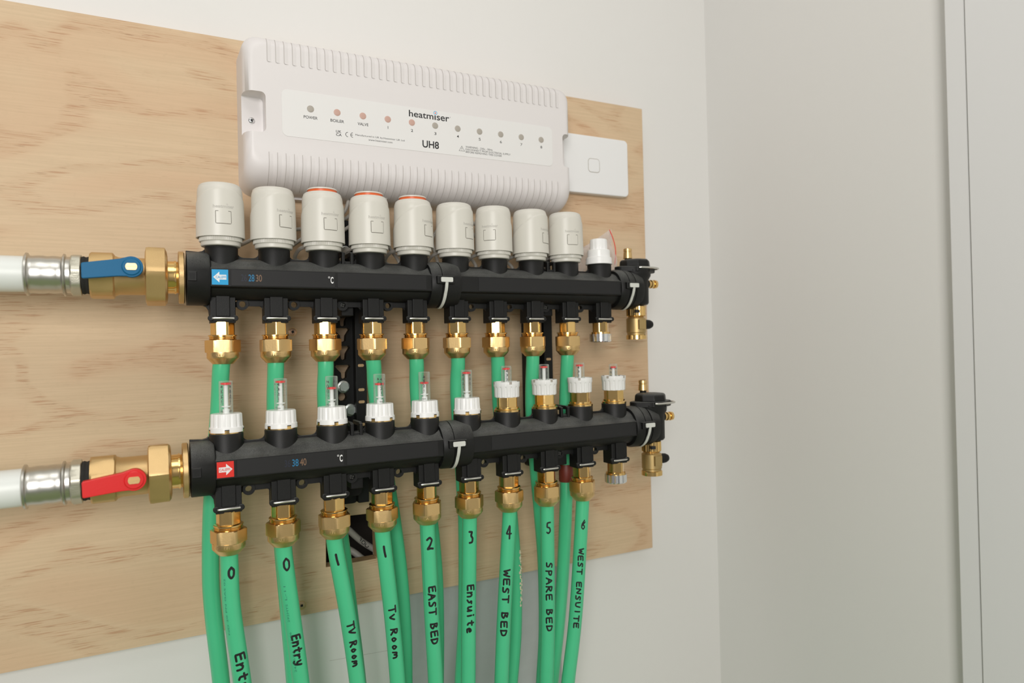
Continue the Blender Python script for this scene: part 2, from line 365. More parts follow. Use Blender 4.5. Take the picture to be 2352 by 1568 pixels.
b = MB(); b.prism(rrect(63.6, 395.6, 195, 245, 6, 6), PY-.35, PY+.5); b.build('label_panel', 'panel', wc, bevel=.15)
fl = lambda d: (lambda x, z: (x, PY-.35-d, z))
LX = [93.3+28.58*k for k in range(11)]
for k, x in enumerate(LX):
    b = MB(); b.rev([(PY+.3, 3.75), (PY-.45, 3.75), (PY-.75, 3.2), (PY-.9, 2)], 28, axis='Y', c=(x, 0, 227.3)); o = b.build('indicator_lamp', 'ledr' if k in (1, 2, 3, 4) else 'ledg', wc)
    o['label'] = 'pinkish round indicator lamp' if k in (1, 2, 3, 4) else 'grey round indicator lamp'
b = MB(); f = fl(.06)
for k, (t, hw) in enumerate((('POWER', 7.3), ('BOILER', 7.4), ('VALVE', 6.1), ('1', .28), ('2', 1.3), ('3', 1.3), ('4', 1.4), ('5', 1.3), ('6', 1.3), ('7', 1.3), ('8', 1.3))):
    put_text(b, t, LX[k]-hw, LX[k]+hw, 216.4, 219.6, f, 0, .006)
def nx_(nm):
    global b
    b.build(nm, 'ink', wc, fix=False); b = MB()
nx_('lamp_captions'); put_text(b, 'UK', 120.2, 126.0, 205.0, 207.9, f, 0, .01); put_text(b, 'CA', 120.3, 126.4, 201.5, 204.4, f, 0, .01)
def arc(cx, cz, r, a0, a1, wd, n=14):
    vs = []; 
    for i in range(n+1):
        a = math.radians(a0+(a1-a0)*i/n); vs += [f(cx+(r-wd/2)*math.cos(a), cz+(r-wd/2)*math.sin(a)), f(cx+(r+wd/2)*math.cos(a), cz+(r+wd/2)*math.sin(a))]
    b.add(vs, [(2*i, 2*i+1, 2*i+3, 2*i+2) for i in range(n)])
arc(133.3, 204.4, 2.5, 90, 270, .55); arc(138.8, 204.4, 2.5, 90, 270, .55); b.add([f(136.4, 204.1), f(138.6, 204.1), f(138.6, 204.7), f(136.4, 204.7)], [(0, 1, 2, 3)])
put_text(b, 'Manufactured in UK by:Heatmiser UK Ltd', 141.5, 198.4, 203.7, 206.2, f); put_text(b, 'www.heatmiser.com', 156.2, 184.0, 200.4, 202.5, f)
nx_('approval_marks'); put_text(b, 'heatm', 204.3, 234.3, 234.0, 241.6, f, 0, .012, 6)
put_text(b, '\u0131', 235.6, 237.2, 234.0, 239.4, f, 0, .012); put_text(b, 'ser', 238.4, 254.2, 233.9, 239.5, f, 0, .012, 6)
v, ff = ring2d(255.6, 239.6, .28, .5, 10); b.add([f(*p) for p in v], ff); nx_('logo_lettering')
put_text(b, 'UH8', 220.0, 240.4, 200.0, 208.6, f, 0, .02, 6)
nx_('model_lettering')
put_text(b, 'WARNING - 230v - 50Hz', 274.5, 310.3, 205.6, 207.9, f); put_text(b, 'DISCONNECT FROM ELECTRICAL SUPPLY', 274.5, 334.8, 202.6, 204.8, f); put_text(b, 'BEFORE REMOVING THIS COVER', 274.6, 322.8, 199.6, 201.8, f)
tri = [(265.8, 201.0), (273.4, 201.0), (269.6, 207.4)]; cen = (269.6, 203.1); ti = [(cen[0]+(x-cen[0])*.84, cen[1]+(z-cen[1])*.84) for x, z in tri]
b.add([f(*p) for p in tri+ti], [(0, 1, 4, 3), (1, 2, 5, 4), (2, 0, 3, 5)]); put_text(b, '!', 269.3, 269.9, 201.8, 205.2, f)
b.build('warning_text', 'ink', wc, fix=False)
b = MB(); v, ff = ring2d(236.8, 242.2, 1.7, 2.3, 24); b.add([f(*p) for p in v], ff); b.build('logo_ring', 'cyan', wc, fix=False)
b = MB(); b.add([f(*p) for p in ((236.2, 241.6), (236.8, 241.2), (237.4, 241.6), (237.3, 242.4), (236.8, 243.4), (236.3, 242.4))], [(0, 1, 2, 3, 4, 5)]); b.build('logo_drop', 'redring', wc, fix=False)
def phillips(name, x, y, z, r, mt, parent, hgt=1.6, cross='ink'):
    b = MB(); b.rev([(y+.2, r), (y-hgt*.5, r), (y-hgt*.85, r*.75), (y-hgt, r*.4)], 24, axis='Y', c=(x, 0, z)); o = b.build(name, mt, parent)
    b = MB(); L = r*.6; t = r*.13
    for a in (.5, .5+math.pi/2):
        ca, sa = math.cos(a), math.sin(a); q = [(x+ca*dx-sa*dz, z+sa*dx+ca*dz) for dx, dz in ((-L, -t), (L, -t), (L, t), (-L, t))]; b.prism(q, y-hgt-.12, y-hgt+.6)
    b.build('cross_recess', cross, o); return o
phillips('cover_screw', 35.5, -34, 213.6, 3.2, 'chrome', wc); phillips('cover_screw', 418.5, -34, 213.6, 3.0, 'chrome', wc)
b = MB(); b.box(40, 100, -12, -.1, 137, 143); b.build('cable_ledge', 'box', wc, bevel=1)
# wireless hub plate
hb = empty('hub_plate', (0, 0, 0), label='flat white square plate beside the right end of the control box', cat='wireless hub')
b = MB(); b.prism(rrect(429, 547, 176.5, 257.5, 6.5, 8), -12, -.1); b.build('plate', 'router', hb, bevel=1.6, seg=3)
b = MB(); b.prism(rrect(479, 497, 207, 225.3, 4, 6), -12.5, -11.6); b.build('push_button', 'router', hb, bevel=.35)
b = MB(); R_ = rrect(478.3, 497.7, 206.3, 226, 4.6, 6); R2 = rrect(479, 497, 207, 225.3, 4, 6); n = len(R_); b.add([(x, -12.06, z) for x, z in R_+R2], [(k, (k+1) % n, n+(k+1) % n, n+k) for k in range(n)]); b.build('button_gap', 'ledg', hb, fix=False)

# ------------------------------------------------------------ manifolds
YU, YL, BU, BL, TU, TL = -74.0, -100.0, 0.0, -180.6, -.00426, .00585
CZ = 38.8
def body_profile():
    P = []
    for a in range(92, 34, -8): P.append((-20.6*math.cos(math.radians(a)), CZ+20.6*math.sin(math.radians(a))))
    P += [(-20.2, CZ+9.6), (-22.6, CZ+8.8), (-22.6, CZ-8.6), (-21.5, CZ-9.4), (-17.8, CZ-9.9)]
    for a in range(-35, -266, -11): P.append((-20.6*math.cos(math.radians(a)), CZ+20.6*math.sin(math.radians(a))))
    return P
def manifold(base, Y, tilt, label, sticker, lower):
    m = empty('manifold', (0, Y, base), (0, -tilt, 0), label, 'heating manifold')
    for x0, x1 in ((-14, 213), (246, 469)):
        b = MB(); b.prism(body_profile(), x0, x1, 'YZ'); b.build('body', 'black', m, bevel=.5)
        a, z = (109, 206) if x0 < 0 else (269, 466)
        b = MB(); b.prism([(a, CZ-7.6), (z, CZ-7.6), (z, CZ+7.7), (a, CZ+7.7)], -23.0, -22.3); b.build('label_strip', 'label', m, bevel=.2)
        b = MB(); b.box(x0+2 if x0 < 0 else x0, x1, 1, 4.5, CZ+16, 61.5); 
        
        if x0 < 0: b.box(209, 241, 1.5, 4.5, 12.6, 24)
        b.build('web', 'black', m, bevel=.5)
    b = MB(); b.prism([(6.8, CZ-7.6), (106.3, CZ-7.6), (106.3, CZ+7.7), (6.8, CZ+7.7)], -23.1, -22.3); lab = b.build('temperature_strip', 'label', m, bevel=.15)
    g = lambda x, z: (x, -23.16, z)
    c0 = CZ-3.4
    nums = ((('26', 15.6, 21, 'numnavy'), ('28', 22.5, 27.9, 'numblue'), ('30', 29.4, 34.9, 'numbrown')) if not lower else (('36', 49.3, 54.8, 'numnavy'), ('38', 56.4, 62.2, 'numblue'), ('40', 63.6, 69.6, 'numbrown')))
    for t, x0, x1, mt in nums:
        b = MB(); put_text(b, t, x0, x1, c0, c0+6.8, g, 0, .008, 5); b.build('numeral', mt, lab, fix=False)
    b = MB(); put_text(b, 'C', 101.8, 104.7, c0, c0+6.8, g, 0, .025, 6); v, ff = ring2d(100.3, c0+6.2, .55, .95, 14); b.add([g(*p) for p in v], ff); b.build('degree_sign', 'stwhite', lab, fix=False)
    b = MB(); b.prism([(-10.4, CZ-7.2), (4.2, CZ-7.2), (4.2, CZ+7.4), (-10.4, CZ+7.4)], -22.95, -22.3); st = b.build('flow_sticker', sticker, m)
    st['label'] = ('red' if lower else 'blue')+' square arrow sticker'
    h = lambda x, z: (x, -23.0, z); h2 = lambda x, z: (x, -23.05, z); cx, cz = -3.1, CZ+.1; sg = 1 if lower else -1
    A = [(-5.6, -2.3), (.6, -2.3), (.6, -5.2), (6, 0), (.6, 5.2), (.6, 2.3), (-5.6, 2.3)]
    b = MB(); b.add([h(cx+sg*x, cz+z) for x, z in A], [tuple(range(7))] if False else [(0, 1, 5, 6), (2, 3, 4), (1, 2, 4, 5)]); b.build('arrow', 'stwhite', st, fix=False)
    b = MB(); put_text(b, 'CALEFFI', cx-5.2*(1 if lower else .75), cx+(4.0 if lower else 5.3), cz-1.25, cz+1.25, h2, 0, .02); b.build('brand_lettering', sticker, st, fix=False)
    # left end collar
    b = MB(); b.rev([(-32, 25.2), (-31.6, 26), (-14, 26), (-11.5, 24.6), (-10.2, 20)], 64, axis='X', c=(0, 0, CZ))
    b.prism([(-32, 13), (-18, 13), (-14.5, 11.5), (-12.5, 8), (-12, 3), (-8, 3), (-8, 60), (-14, 60), (-15.5, 68), (-17.5, 66.3), (-21, 65.5), (-32, 66.2)], 0, 6); b.build('end_collar', 'black', m, bevel=.4)
    b = MB(); b.box(-31.2, -23.5, -27.2, -24, CZ-4.5, CZ+4.5); b.build('collar_latch', 'black', m, bevel=.5)
    b = MB(); b.box(-29.8, -25, -27.35, -25, CZ-2.8, CZ+2.8); b.build('latch_window', 'blackp', m)
    # couplings with tie tab
    for cxx, w0, w1 in ((0, 212, 248), (0, 467.5, 491)):
        b = MB(); b.rev([(w0, 21), (w0+.3, 24.2), (w0+3.5, 25.9), (w0+11.6, 26.2), (w0+11.8, 25.2), (w0+12.4, 25.2), (w0+12.6, 26.2), (w1-5, 26.2), (w1-1, 25.2), (w1, 20)], 72, axis='X', c=(0, 0, CZ)); b.build('coupling', 'black', m)
        tx = w0+15.5
        b = MB(); b.box(tx-11, tx+9.5, -29.6, -22, CZ-1, CZ+7.8); b.build('strap_housing', 'black', m, bevel=.8)
        b = MB(); b.prism(rrect(tx-7, tx+7, CZ+1, CZ+6.2, 1.1, 4), -30.5, -29)
        pr = []
        for i in range(19):
            a = math.radians(4-88*i/18)*1.0; R0 = 27.4+2.6*(1-min(1, i/6))
            pr.append((-R0*math.cos(a), CZ+R0*math.sin(a)))
        for i in range(18):
            (y0, z0), (y1, z1) = pr[i], pr[i+1]
            b.add([(tx-1.7, y0, z0), (tx+1.7, y0, z0), (tx+1.7, y1, z1), (tx-1.7, y1, z1), (tx-1.7, y0+1, z0), (tx+1.7, y0+1, z0), (tx+1.7, y1+1, z1), (tx-1.7, y1+1, z1)],
                  [(0, 1, 2, 3), (4, 7, 6, 5), (0, 3, 7, 4), (1, 5, 6, 2)])
        b.build('tie_strap', 'clipw', m)
    # ports, outlets, clips, eyelets
    for k in range(10):
        x = 50.0*k
        b = MB(); b.rev([(CZ-2, 15.4), (69.6, 15.4), (70.4, 14.9), (70.6, 13)], 48, c=(x, 0, 0)); b.build('port', 'black', m)
        b = MB(); b.box(x-11.6, x+11.6, -9.2, 10, -4.6, CZ-6); b.box(x-6.2, x+6.2, -11.2, -8, 1.6, 24.5)
        for sx in (-1, 1): b.rev([(-8, 2.9), (-11.5, 2.9)], 16, axis='Y', c=(x+sx*11, 0, 0))
        b.box(x-11, x+11, -10.6, -8, -3, 1.4); b.build('outlet', 'black', m, bevel=.7)
        b = MB(); P = [(x-9.6, -9.5, 0), (x-9.3, -11.4, 0), (x-8, -12, 0), (x+8, -12, 0), (x+9.3, -11.4, 0), (x+9.6, -9.5, 0)]; b.tube(P, 1.05, 10); b.build('retaining_clip', 'wire', m)
        if k not in (4, 9):
            e = MB(); ex = x+18.7; n = 28; vs = []
            for r, y in ((3.1, -1.5), (5.9, -1.5), (5.9, 4.5), (3.1, 4.5)): vs += [(ex+r*math.cos(2*math.pi*i/n), y, 14.6+r*math.sin(2*math.pi*i/n)) for i in range(n)]
            e.add(vs, [(j*n+i, j*n+(i+1) % n, ((j+1) % 4)*n+(i+1) % n, ((j+1) % 4)*n+i) for j in range(4) for i in range(n)])
            e.box(ex+5.2, x+39, 0, 4, 12.6, 20); e.build('eyelet', 'black', m)
            if k in (2, 7): phillips('fixing_screw', ex, 1.0, 14.6, 4.0, 'blackp', m, 1.8, 'darkx')
    # webs cut: fillets between ports above the body
    for k in range(9):
        if k == 4: continue
        for s_, x in ((1, 50*k), (-1, 50*(k+1))):
            q = [(x+s_*14.6, 59), (x+s_*14.6, 67)]+[(x+s_*(14.8+5.5-5.5*math.cos(math.radians(a))), 67.0-5.5*math.sin(math.radians(a))) for a in range(10, 91, 20)]+[(x+s_*20.5, 59)]
            b = MB(); b.prism(q, 1.2, 4.4); b.build('web_fillet', 'black', m)
            q = [(x+s_*11, 17), (x+s_*11, 7)]+[(x+s_*(11.4+4.5-4.5*math.cos(math.radians(a))), 8.3+4.5*math.sin(math.radians(a))) for a in range(10, 91, 20)]+[(x+s_*16, 17)]
            b = MB(); b.prism(q, 1.5, 4.4); b.build('web_fillet', 'black', m)
    # bracket claws on top
    for cx in (123.7, 374.5):
        b = MB()
        for s_ in (-1, 1):
            b.box(cx+s_*4.6-1.7, cx+s_*4.6+1.7, -7.5, -2.5, 57.3, 70.5); b.box(cx+s_*4.6-1.7, cx+s_*4.6+1.7, -4, 22, 67, 71.5)
        b.box(cx-4, cx+4, -6, 4, 57.3, 61); b.build('mounting_claw', 'black', m, bevel=.8)
    return m
manifold(BU, YU, TU, 'upper black plastic manifold with a blue arrow sticker, carrying white actuators', 'stblue', False)
manifold(BL, YL, TL, 'lower black plastic manifold with a red arrow sticker, carrying flow meters', 'stred', True)

# air vent end pieces (one above the other, at the right end of each manifold)
def end_piece(base, Y, tilt, label):
    e = empty('end_piece', (507, Y, base+507*tilt), label=label, cat='air vent', group='air vents at the manifold ends')
    b = MB(); b.rev([(-16.2, 25.6), (-9, 25.8), (-2, 23.5), (0, 19), (3, 15)], 56, axis='X', c=(0, 0, CZ))
    b.rev([(18.6, 13), (19.4, 15.8), (21.5, 17.3), (52, 17.6), (57, 20.5), (65, 21), (66, 19)], 48); b.build('body', 'black', e)
    oc = [(-30, -3), (-27, -8), (-14, -15), (-10, -20), (10, -20), (14, -15), (27, -8), (30, -3), (30, 4), (26, 8), (13, 16), (9, 20), (-9, 20), (-13, 16), (-26, 8), (-30, 4)]
    b = MB(); b.prism(oc, 61.8, 69.5, 'XY'); b.build('flange', 'black', e, bevel=1.2)
    b = MB(); b.rev([(69, 21), (76.5, 20.2), (79, 18.6), (79.6, 12)], 8, ph=math.pi/8); b.build('vent_cap', 'black', e, bevel=1.6, ang=30)
    b = MB(); b.tube(catmull([(-8, -20.5, 67), (-4, -22.5, 67), (12, -22.5, 67), (26, -16, 67), (30.5, -9, 67), (30.5, -2, 67)], 6), 1.25, 10); b.build('retaining_clip', 'wire', e)
    b = MB(); b.rev([(76, 4.2), (83, 4.2)], 20, c=(-2, 12, 0)); b.build('bleed_stem', 'blackp', e)
    b = MB(); b.rev([(82, 5.6), (82.5, 6.2), (90, 5.7), (90.4, 5.2), (91.6, 5.2), (92, 5.8), (95.2, 5.6), (95.6, 4.8)], 32, c=(-2, 12, 0)); b.build('bleed_cap', 'brass2', e)
    b = MB(); b.box(-6, 2, 11.1, 12.9, 94.4, 95.9); b.build('cap_slot', 'ink', e)
    b = MB(); b.rev([(16.5, 5.4), (21, 5.4)], 24, axis='X', c=(0, 0, 47.5)); b.build('side_seal', 'blackp', e)
    b = MB(); b.rev([(20.5, 4.6), (25, 4.6), (25.4, 5.6), (28.5, 5.6), (28.8, 4.0), (30.8, 4.0), (31, 5.7), (34.6, 5.5), (35.5, 4)], 28, axis='X', c=(0, 0, 47.5)); b.build('test_nipple', 'brass', e)
    b = MB(); b.rev([(17.8, 10.8), (17.2, 12.2), (5.0, 12.2), (4.0, 11)], 60, rf=lambda a, r, z: r*(1+(.022 if int(a/(2*math.pi)*60) % 2 else -.022))); b.build('knurled_ring', 'brass', e, ang=8)
    b = MB(); b.box(-9.5, -3, -12.6, -10.5, 8.5, 12.5); b.build('ring_slot', 'ink', e)
    b = MB(); b.rev([(5, 9.5), (2.6, 10.6), (1, 12.8), (-17, 12.8), (-18, 12), (-20.8, 12)], 40); b.box(-5.5, 5.5, -14.3, -5, -13, -.5); b.build('drain_body', 'drain', e)
    b = MB(); b.rev([(-20.4, 12.6), (-21, 13.3), (-26.2, 13.3), (-26.6, 12)], 44); b.build('drain_collar', 'brass', e)
    b = MB(); b.rev([(12, 6.2), (18, 6.4), (22, 6.0), (25.5, 4.4), (26.4, 2)], 24, axis='X', c=(0, 0, -6.6)); b.build('drain_knob', 'blackp', e)
    return e
end_piece(BU, YU, TU, 'black air vent with brass drain valve ending the upper manifold')
end_piece(BL, YL, TL, 'black air vent with brass drain valve ending the lower manifold')

# brackets
def bracket(x0, zt, zb, label, shift=0):
    e = empty('mounting_bracket', (x0, 0, 0), label=label, cat='bracket', group='black vertical brackets behind the manifolds')
    b = MB(); b.box(22, 34.5, -25, -.1, zb+2, zt); b.build('channel', 'blackp', e, bevel=.8)
    b = MB(); b.prism(rrect(0, 24, zb, zt, 5, 5), -13, -3); o = b.build('rail', 'blackp', e)
    c = MB()
    for z in (-8, -29, -51, 10, 31, 52): c.prism([(2.0, z), (17.5, z), (18.8, z-2), (14.5, z-9), (14, z-15), (11, z-17), (8, z-15), (7.5, z-9), (1, z-2)], -40, 20)
    c.rev([(-40, 5), (20, 5)], 20, axis='Y', c=(9, 0, -88)); bake(o, [c.build('cutter', 'blackp', loc=(x0, 0, 0))])
    for z in (-52, -80, -94, -120, 30):
        b = MB(); b.prism(rrect(24.5, 31.5, z-1.6, z+1.6, 1.5, 4), -25.4, -24.9); b.build('slot', 'edgewood', e)
    b = MB(); b.box(-3, 10, -69, -13, 3, 16.8); b.build('arm', 'blackp', e, bevel=.8)
    b = MB(); b.box(-3, 10, -95, -13, -179, -164.5); b.prism(rrect(-2, 20, -196, -170, 5, 5), -50, -40); b.build('arm', 'blackp', e, bevel=.8)
    for x, z in ((10, -76.3), (17.6, -103.6)) if shift == 0 else ():
        b = MB(); b.rev([(-12.5, 7.2), (-14.2, 7.2), (-14.6, 6.6)], 32, axis='Y', c=(x, 0, z)); w_ = b.build('bolt', 'zinc', e)
        b = MB(); b.rev([(-14, 6.2), (-18.2, 6.2), (-19, 5.4)], 36, hexf(9.6, 6, .3), axis='Y', c=(x, 0, z)); b.build('bolt_head', 'zinc', w_)
    return e
bracket(122.0, 117, -212, 'left black bracket with key-shaped holes and two bolts behind the manifolds')
bracket(372.0, 100, -193, 'right black bracket behind the second and third ports from the right', 1)
for x, lb in ((133.2, 'grey bolt above the upper manifold between the third and fourth actuators'),):
    s = empty('hanger_bolt', (x, -28, 78.8), label=lb, cat='bolt')
    b = MB(); b.rev([(0, 7), (-1.6, 7)], 28, axis='Y'); b.build('washer', 'blackp', s)
    b = MB(); b.rev([(-1, 5.4), (-5, 5.4), (-5.6, 4.6)], 28, axis='Y'); b.build('bolt_head', 'zinc', s)
    b = MB(); b.box(-5, 5, 0, 17, -4, 4); b.build('spacer', 'blackp', s)

# ------------------------------------------------------------ actuators
def zc(th): return 93+33*(((1+math.cos(th))/2)**.75)
def rsh(z, th):
    if z < 86: r = 22.55-.02*(z-79)
    elif z < 122: r = 22.4-.6*((z-86)/36)**1.5
    else:
        t = min(1, (z-122)/10.6); r = 21.8-6.2*(1-math.sqrt(max(0, 1-t**3)))-.3*t
    d = z-zc(th); t = min(1, max(0, (d+.5)/1.0)); return r-.85*t*t*(3-2*t)*(1 if z < 130 else .3)
def actuator(): 
    e = empty('actuator', (0, 0, 0))
    b = MB(); N = 120; zs = [79.3, 79.6, 80.5]+[82+.8*k for k in range(49)]+[121.5+.8*k for k in range(13)]+[131.9, 132.3, 132.6]
    vs = [(rsh(z, th)*math.sin(th), -rsh(z, th)*math.cos(th), z) for z in zs for th in [2*math.pi*k/N for k in range(N)]]
    fs = [(i*N+k, i*N+(k+1) % N, (i+1)*N+(k+1) % N, (i+1)*N+k) for i in range(len(zs)-1) for k in range(N)]; b.add(vs, fs+[tuple((len(zs)-1)*N+k for k in range(N))])
    b.rev([(79.3, 22.5), (79.2, 21.2), (84, 20.6), (84.2, 5)], 60, cap=False); b.build('shell', 'cream', e, ang=60)
    b = MB(); b.rev([(84, 19.2), (82.4, 20.0), (75.8, 20.0), (75.2, 19.4)], 144, rf=lambda a, r, z: r-(.38 if int(a/(2*math.pi)*144+.5) % 2 and 75.5 < z < 82.5 else 0)); b.build('knurled_ring', 'cream', e, ang=20)
    b = MB(); b.rev([(76, 18.4), (71.8, 18.4), (71.0, 17.8), (70.8, 15)], 60); b.build('base_ring', 'cream', e)
    b = MB(); R = 22.0
    def cy(x, z, d=0.0): th = x/22.0; r = rsh(z, th)+d; return (r*math.sin(th), -r*math.cos(th), z)
    P = rrect(-6.7, 6.7, 91.2, 102.6, 1.2, 3); nx = 10
    g = [(-6.7+13.4*i/nx, 91.2+11.4*j/6) for j in range(7) for i in range(nx+1)]
    b.add([cy(x, z, .32) for x, z in g], [(j*(nx+1)+i, j*(nx+1)+i+1, (j+1)*(nx+1)+i+1, (j+1)*(nx+1)+i) for j in range(6) for i in range(nx)])
    edge = [(-6.7+13.4*i/nx, 91.2) for i in range(nx+1)]+[(6.7, 91.2+11.4*j/6) for j in range(1, 7)]+[(6.7-13.4*i/nx, 102.6) for i in range(1, nx+1)]+[(-6.7, 102.6-11.4*j/6) for j in range(1, 7)]
    n = len(edge); b.add([cy(x, z, .32) for x, z in edge]+[cy(x, z, -.3) for x, z in edge], [(k, (k+1) % n, n+(k+1) % n, n+k) for k in range(n)]); b.build('button', 'cream', e)
    b = MB()
    def strip(pts, wd):
        q_ = []
        for (xa, za), (xb, zb) in zip(pts, pts[1:]):
            n = max(1, int(math.hypot(xb-xa, zb-za)/.6)); q_ += [(xa+(xb-xa)*i/n, za+(zb-za)*i/n) for i in range(n)]
        pts = q_+[pts[-1]]; vs = []
        for i, (x, z) in enumerate(pts):
            a = pts[max(i-1, 0)]; c = pts[min(i+1, len(pts)-1)]; dx, dz = c[0]-a[0], c[1]-a[1]; L = math.hypot(dx, dz); nx_, nz_ = -dz/L*wd/2, dx/L*wd/2
            vs += [cy(x+nx_, z+nz_, .05), cy(x-nx_, z-nz_, .05)]
        b.add(vs, [(2*i, 2*i+1, 2*i+3, 2*i+2) for i in range(len(pts)-1)])
    c = rrect(-7.05, 7.05, 90.85, 102.95, 1.3, 4); 
    strip([(-4.4, 103.0), (-7.05, 103.0), (-7.05, 97), (-7.05, 92.2), (-6.8, 91.2), (-5.8, 90.85), (0, 90.85), (5.8, 90.85), (6.8, 91.2), (7.05, 92.2), (7.05, 97), (7.05, 103.0), (4.4, 103.0)], .55); b.build('button_gap', 'groove', e, fix=False)
    b = MB(); q = lambda x, z: cy(x, z, .05)
    put_text(b, 'heatm', -9.4, 2.6, 105.9, 109.1, q, 0, .028); put_text(b, '\u0131', 3.1, 3.9, 105.9, 108.3, q, 0, .02); put_text(b, 'ser', 4.3, 10.2, 105.8, 108.3, q, 0, .028)
    v, ff = ring2d(3.5, 109.6, .5, .8, 12); b.add([q(*p) for p in v], ff); b.build('logo', 'logo', e, fix=False)
    return e
def add_riser(e):
    b = MB(); b.rev([(130, 15.1), (135.0, 15.1), (135.1, 14)], 48); b.build('orange_band', 'orange', e)
    b = MB(); b.rev([(135.0, 15.7), (135.9, 15.7), (136.6, 14.9), (136.7, 8)], 48); b.build('top_disc', 'cream', e)
beta = [7.4, 34, 21.4, 22.8, 52.6, 53, -12.4, 60, 25]
AL = ['white actuator at the left end of the row, beside the bare plywood', 'second white actuator from the left, under the left end of the control box',
      'leftmost of the three actuators showing an orange band', 'middle one of the three actuators showing an orange band',
      'rightmost of the three actuators showing an orange band', 'plain-topped actuator just right of the orange-banded three, its button near its right edge',
      'white actuator third from the right, its button facing left of centre', 'second white actuator from the right, its button almost out of sight',
      'rightmost white actuator, next to the small ribbed white cap']
proto = actuator(); proto3 = copy_tree(proto); add_riser(proto3)
first = {0: proto, 1: proto3}; used = {0: 0, 1: 0}
for k in range(9):
    ty = 1 if k in (2, 3, 4) else 0
    a = first[ty] if not used[ty] else copy_tree(first[ty]); used[ty] = 1
    x = 50*k; phi = math.atan2(x*S-CAM.x, YU*S-CAM.y)
    a.location = (x*S, YU*S, (BU+x*TU)*S); a.rotation_euler = (0, 0, math.radians(beta[k])-phi)
    tag(a, AL[k], 'actuator', 'white actuators on the upper manifold')
k_ = empty('protective_cap', (450, YU, 450*TU), label='small ribbed white screw cap on the last port of the upper manifold', cat='cap')
b = MB(); b.rev([(70.6, 17.0), (71, 17.3), (78.8, 16.6), (79.6, 15.6), (80, 14.9), (88.3, 14.7), (89.2, 13.8), (89.6, 11.4)], 56); b.build('cap_base', 'white', k_)
b = MB(); b.rev([(89, 11.4), (101.5, 11.0), (103.0, 10.3), (103.6, 8)], 60, rf=lambda a, r, z: r*(1-.045*(max(0, math.cos(12*a))**2 if z < 103 else 0))); b.build('ribbed_knob', 'white', k_)

# ------------------------------------------------------------ compression fittings
def fitting():
    e = empty('pipe_fitting', (0, 0, 0))
    b = MB(); b.rev([(-3.5, 10.6), (-3.8, 11.2), (-16.5, 11.2)], 72, hexf(20, 6, 0)); b.build('hex_adapter', 'brass', e, ang=20)
    b = MB(); b.rev([(-16.0, 8), (-16.2, 12.9), (-16.6, 13.5), (-17.4, 13.5), (-17.9, 12.3), (-18.5, 12.3), (-19, 13.1), (-19.5, 12.3), (-20, 12.3), (-20.5, 13.1), (-21, 12), (-22, 12)], 56); b.build('thread', 'brass', e)
    b = MB(); b.rev([(-21.2, 12.2), (-21.2, 15.6), (-21.7, 16.6), (-32.9, 16.6), (-33.4, 16.0), (-33.6, 14.8)], 72, hexf(29.4, 6, .1)); nut = b.build('nut', 'brass2', e, ang=20)
    b = MB(); b.rev([(-33.2, 15.0), (-38.7, 15.0), (-39.5, 14.5), (-44.8, 9.8), (-45.1, 8)], 56); b.build('nut_skirt', 'brass2', nut)
    b = MB()
    def fn(x, z): th = x/15; return (15.05*math.sin(th), -15.05*math.cos(th), z)
    put_text(b, 'CALEFFI-\u00d814-\u00d818-', -17, 20, -37.6, -34.9, fn, 0, -.004, 2); b.build('stamped_text', 'etch', nut, fix=False)
    return e
fp = fitting(); FN = ['leftmost', 'second from left', 'third from left', 'fourth from left', 'middle', 'fourth from right', 'third from right', 'second from right', 'rightmost']
frots = [0.35, -.05, .25, -.12, .45, -.2, .12, .3, .52, .2, .42, -.1, .15, .5, .3, .05, .4, .22]
ONES = ['leftmost', 'second from the left', 'third from the left', 'fourth from the left', 'middle', 'fourth from the right', 'third from the right', 'second from the right', 'rightmost']
n_ = 0
for row, (base, Y, tl, nm) in enumerate(((BU, YU, TU, 'upper'), (BL, YL, TL, 'lower'))):
    for k in range(9):
        f_ = fp if n_ == 0 else copy_tree(fp)
        f_.location = (50*k*S, Y*S, (base+50*k*tl)*S); f_.rotation_euler = (0, 0, frots[n_]); n_ += 1
        tag(f_, f'brass pipe fitting under the {nm} manifold, {ONES[k]} of nine', 'pipe fitting', f'brass fittings under the {nm} manifold')
    c_ = empty('blanking_cap', (450, Y, base+450*tl), label=f'chrome blanking cap under the right end of the {nm} manifold', cat='cap')
    b = MB(); b.rev([(-3.5, 9.8), (-3.8, 10.4), (-16.5, 10.4)], 72, hexf(19, 6, .2)); b.build('hex_adapter', 'brass', c_, ang=20)
    b = MB(); b.rev([(-16, 8), (-16.4, 12.4), (-18.8, 12.4), (-19, 10)], 44); b.build('brass_flange', 'brass', c_)
    b = MB(); b.rev([(-18.4, 11), (-18.8, 13.7), (-28.2, 13.7), (-29.2, 12.6)], 96, rf=lambda a, r, z: r*(1-.035*(math.cos(16*a) > .3) if -28.5 < z < -18.6 else 1)); b.build('knurled_cap', 'chrome', c_, ang=20)

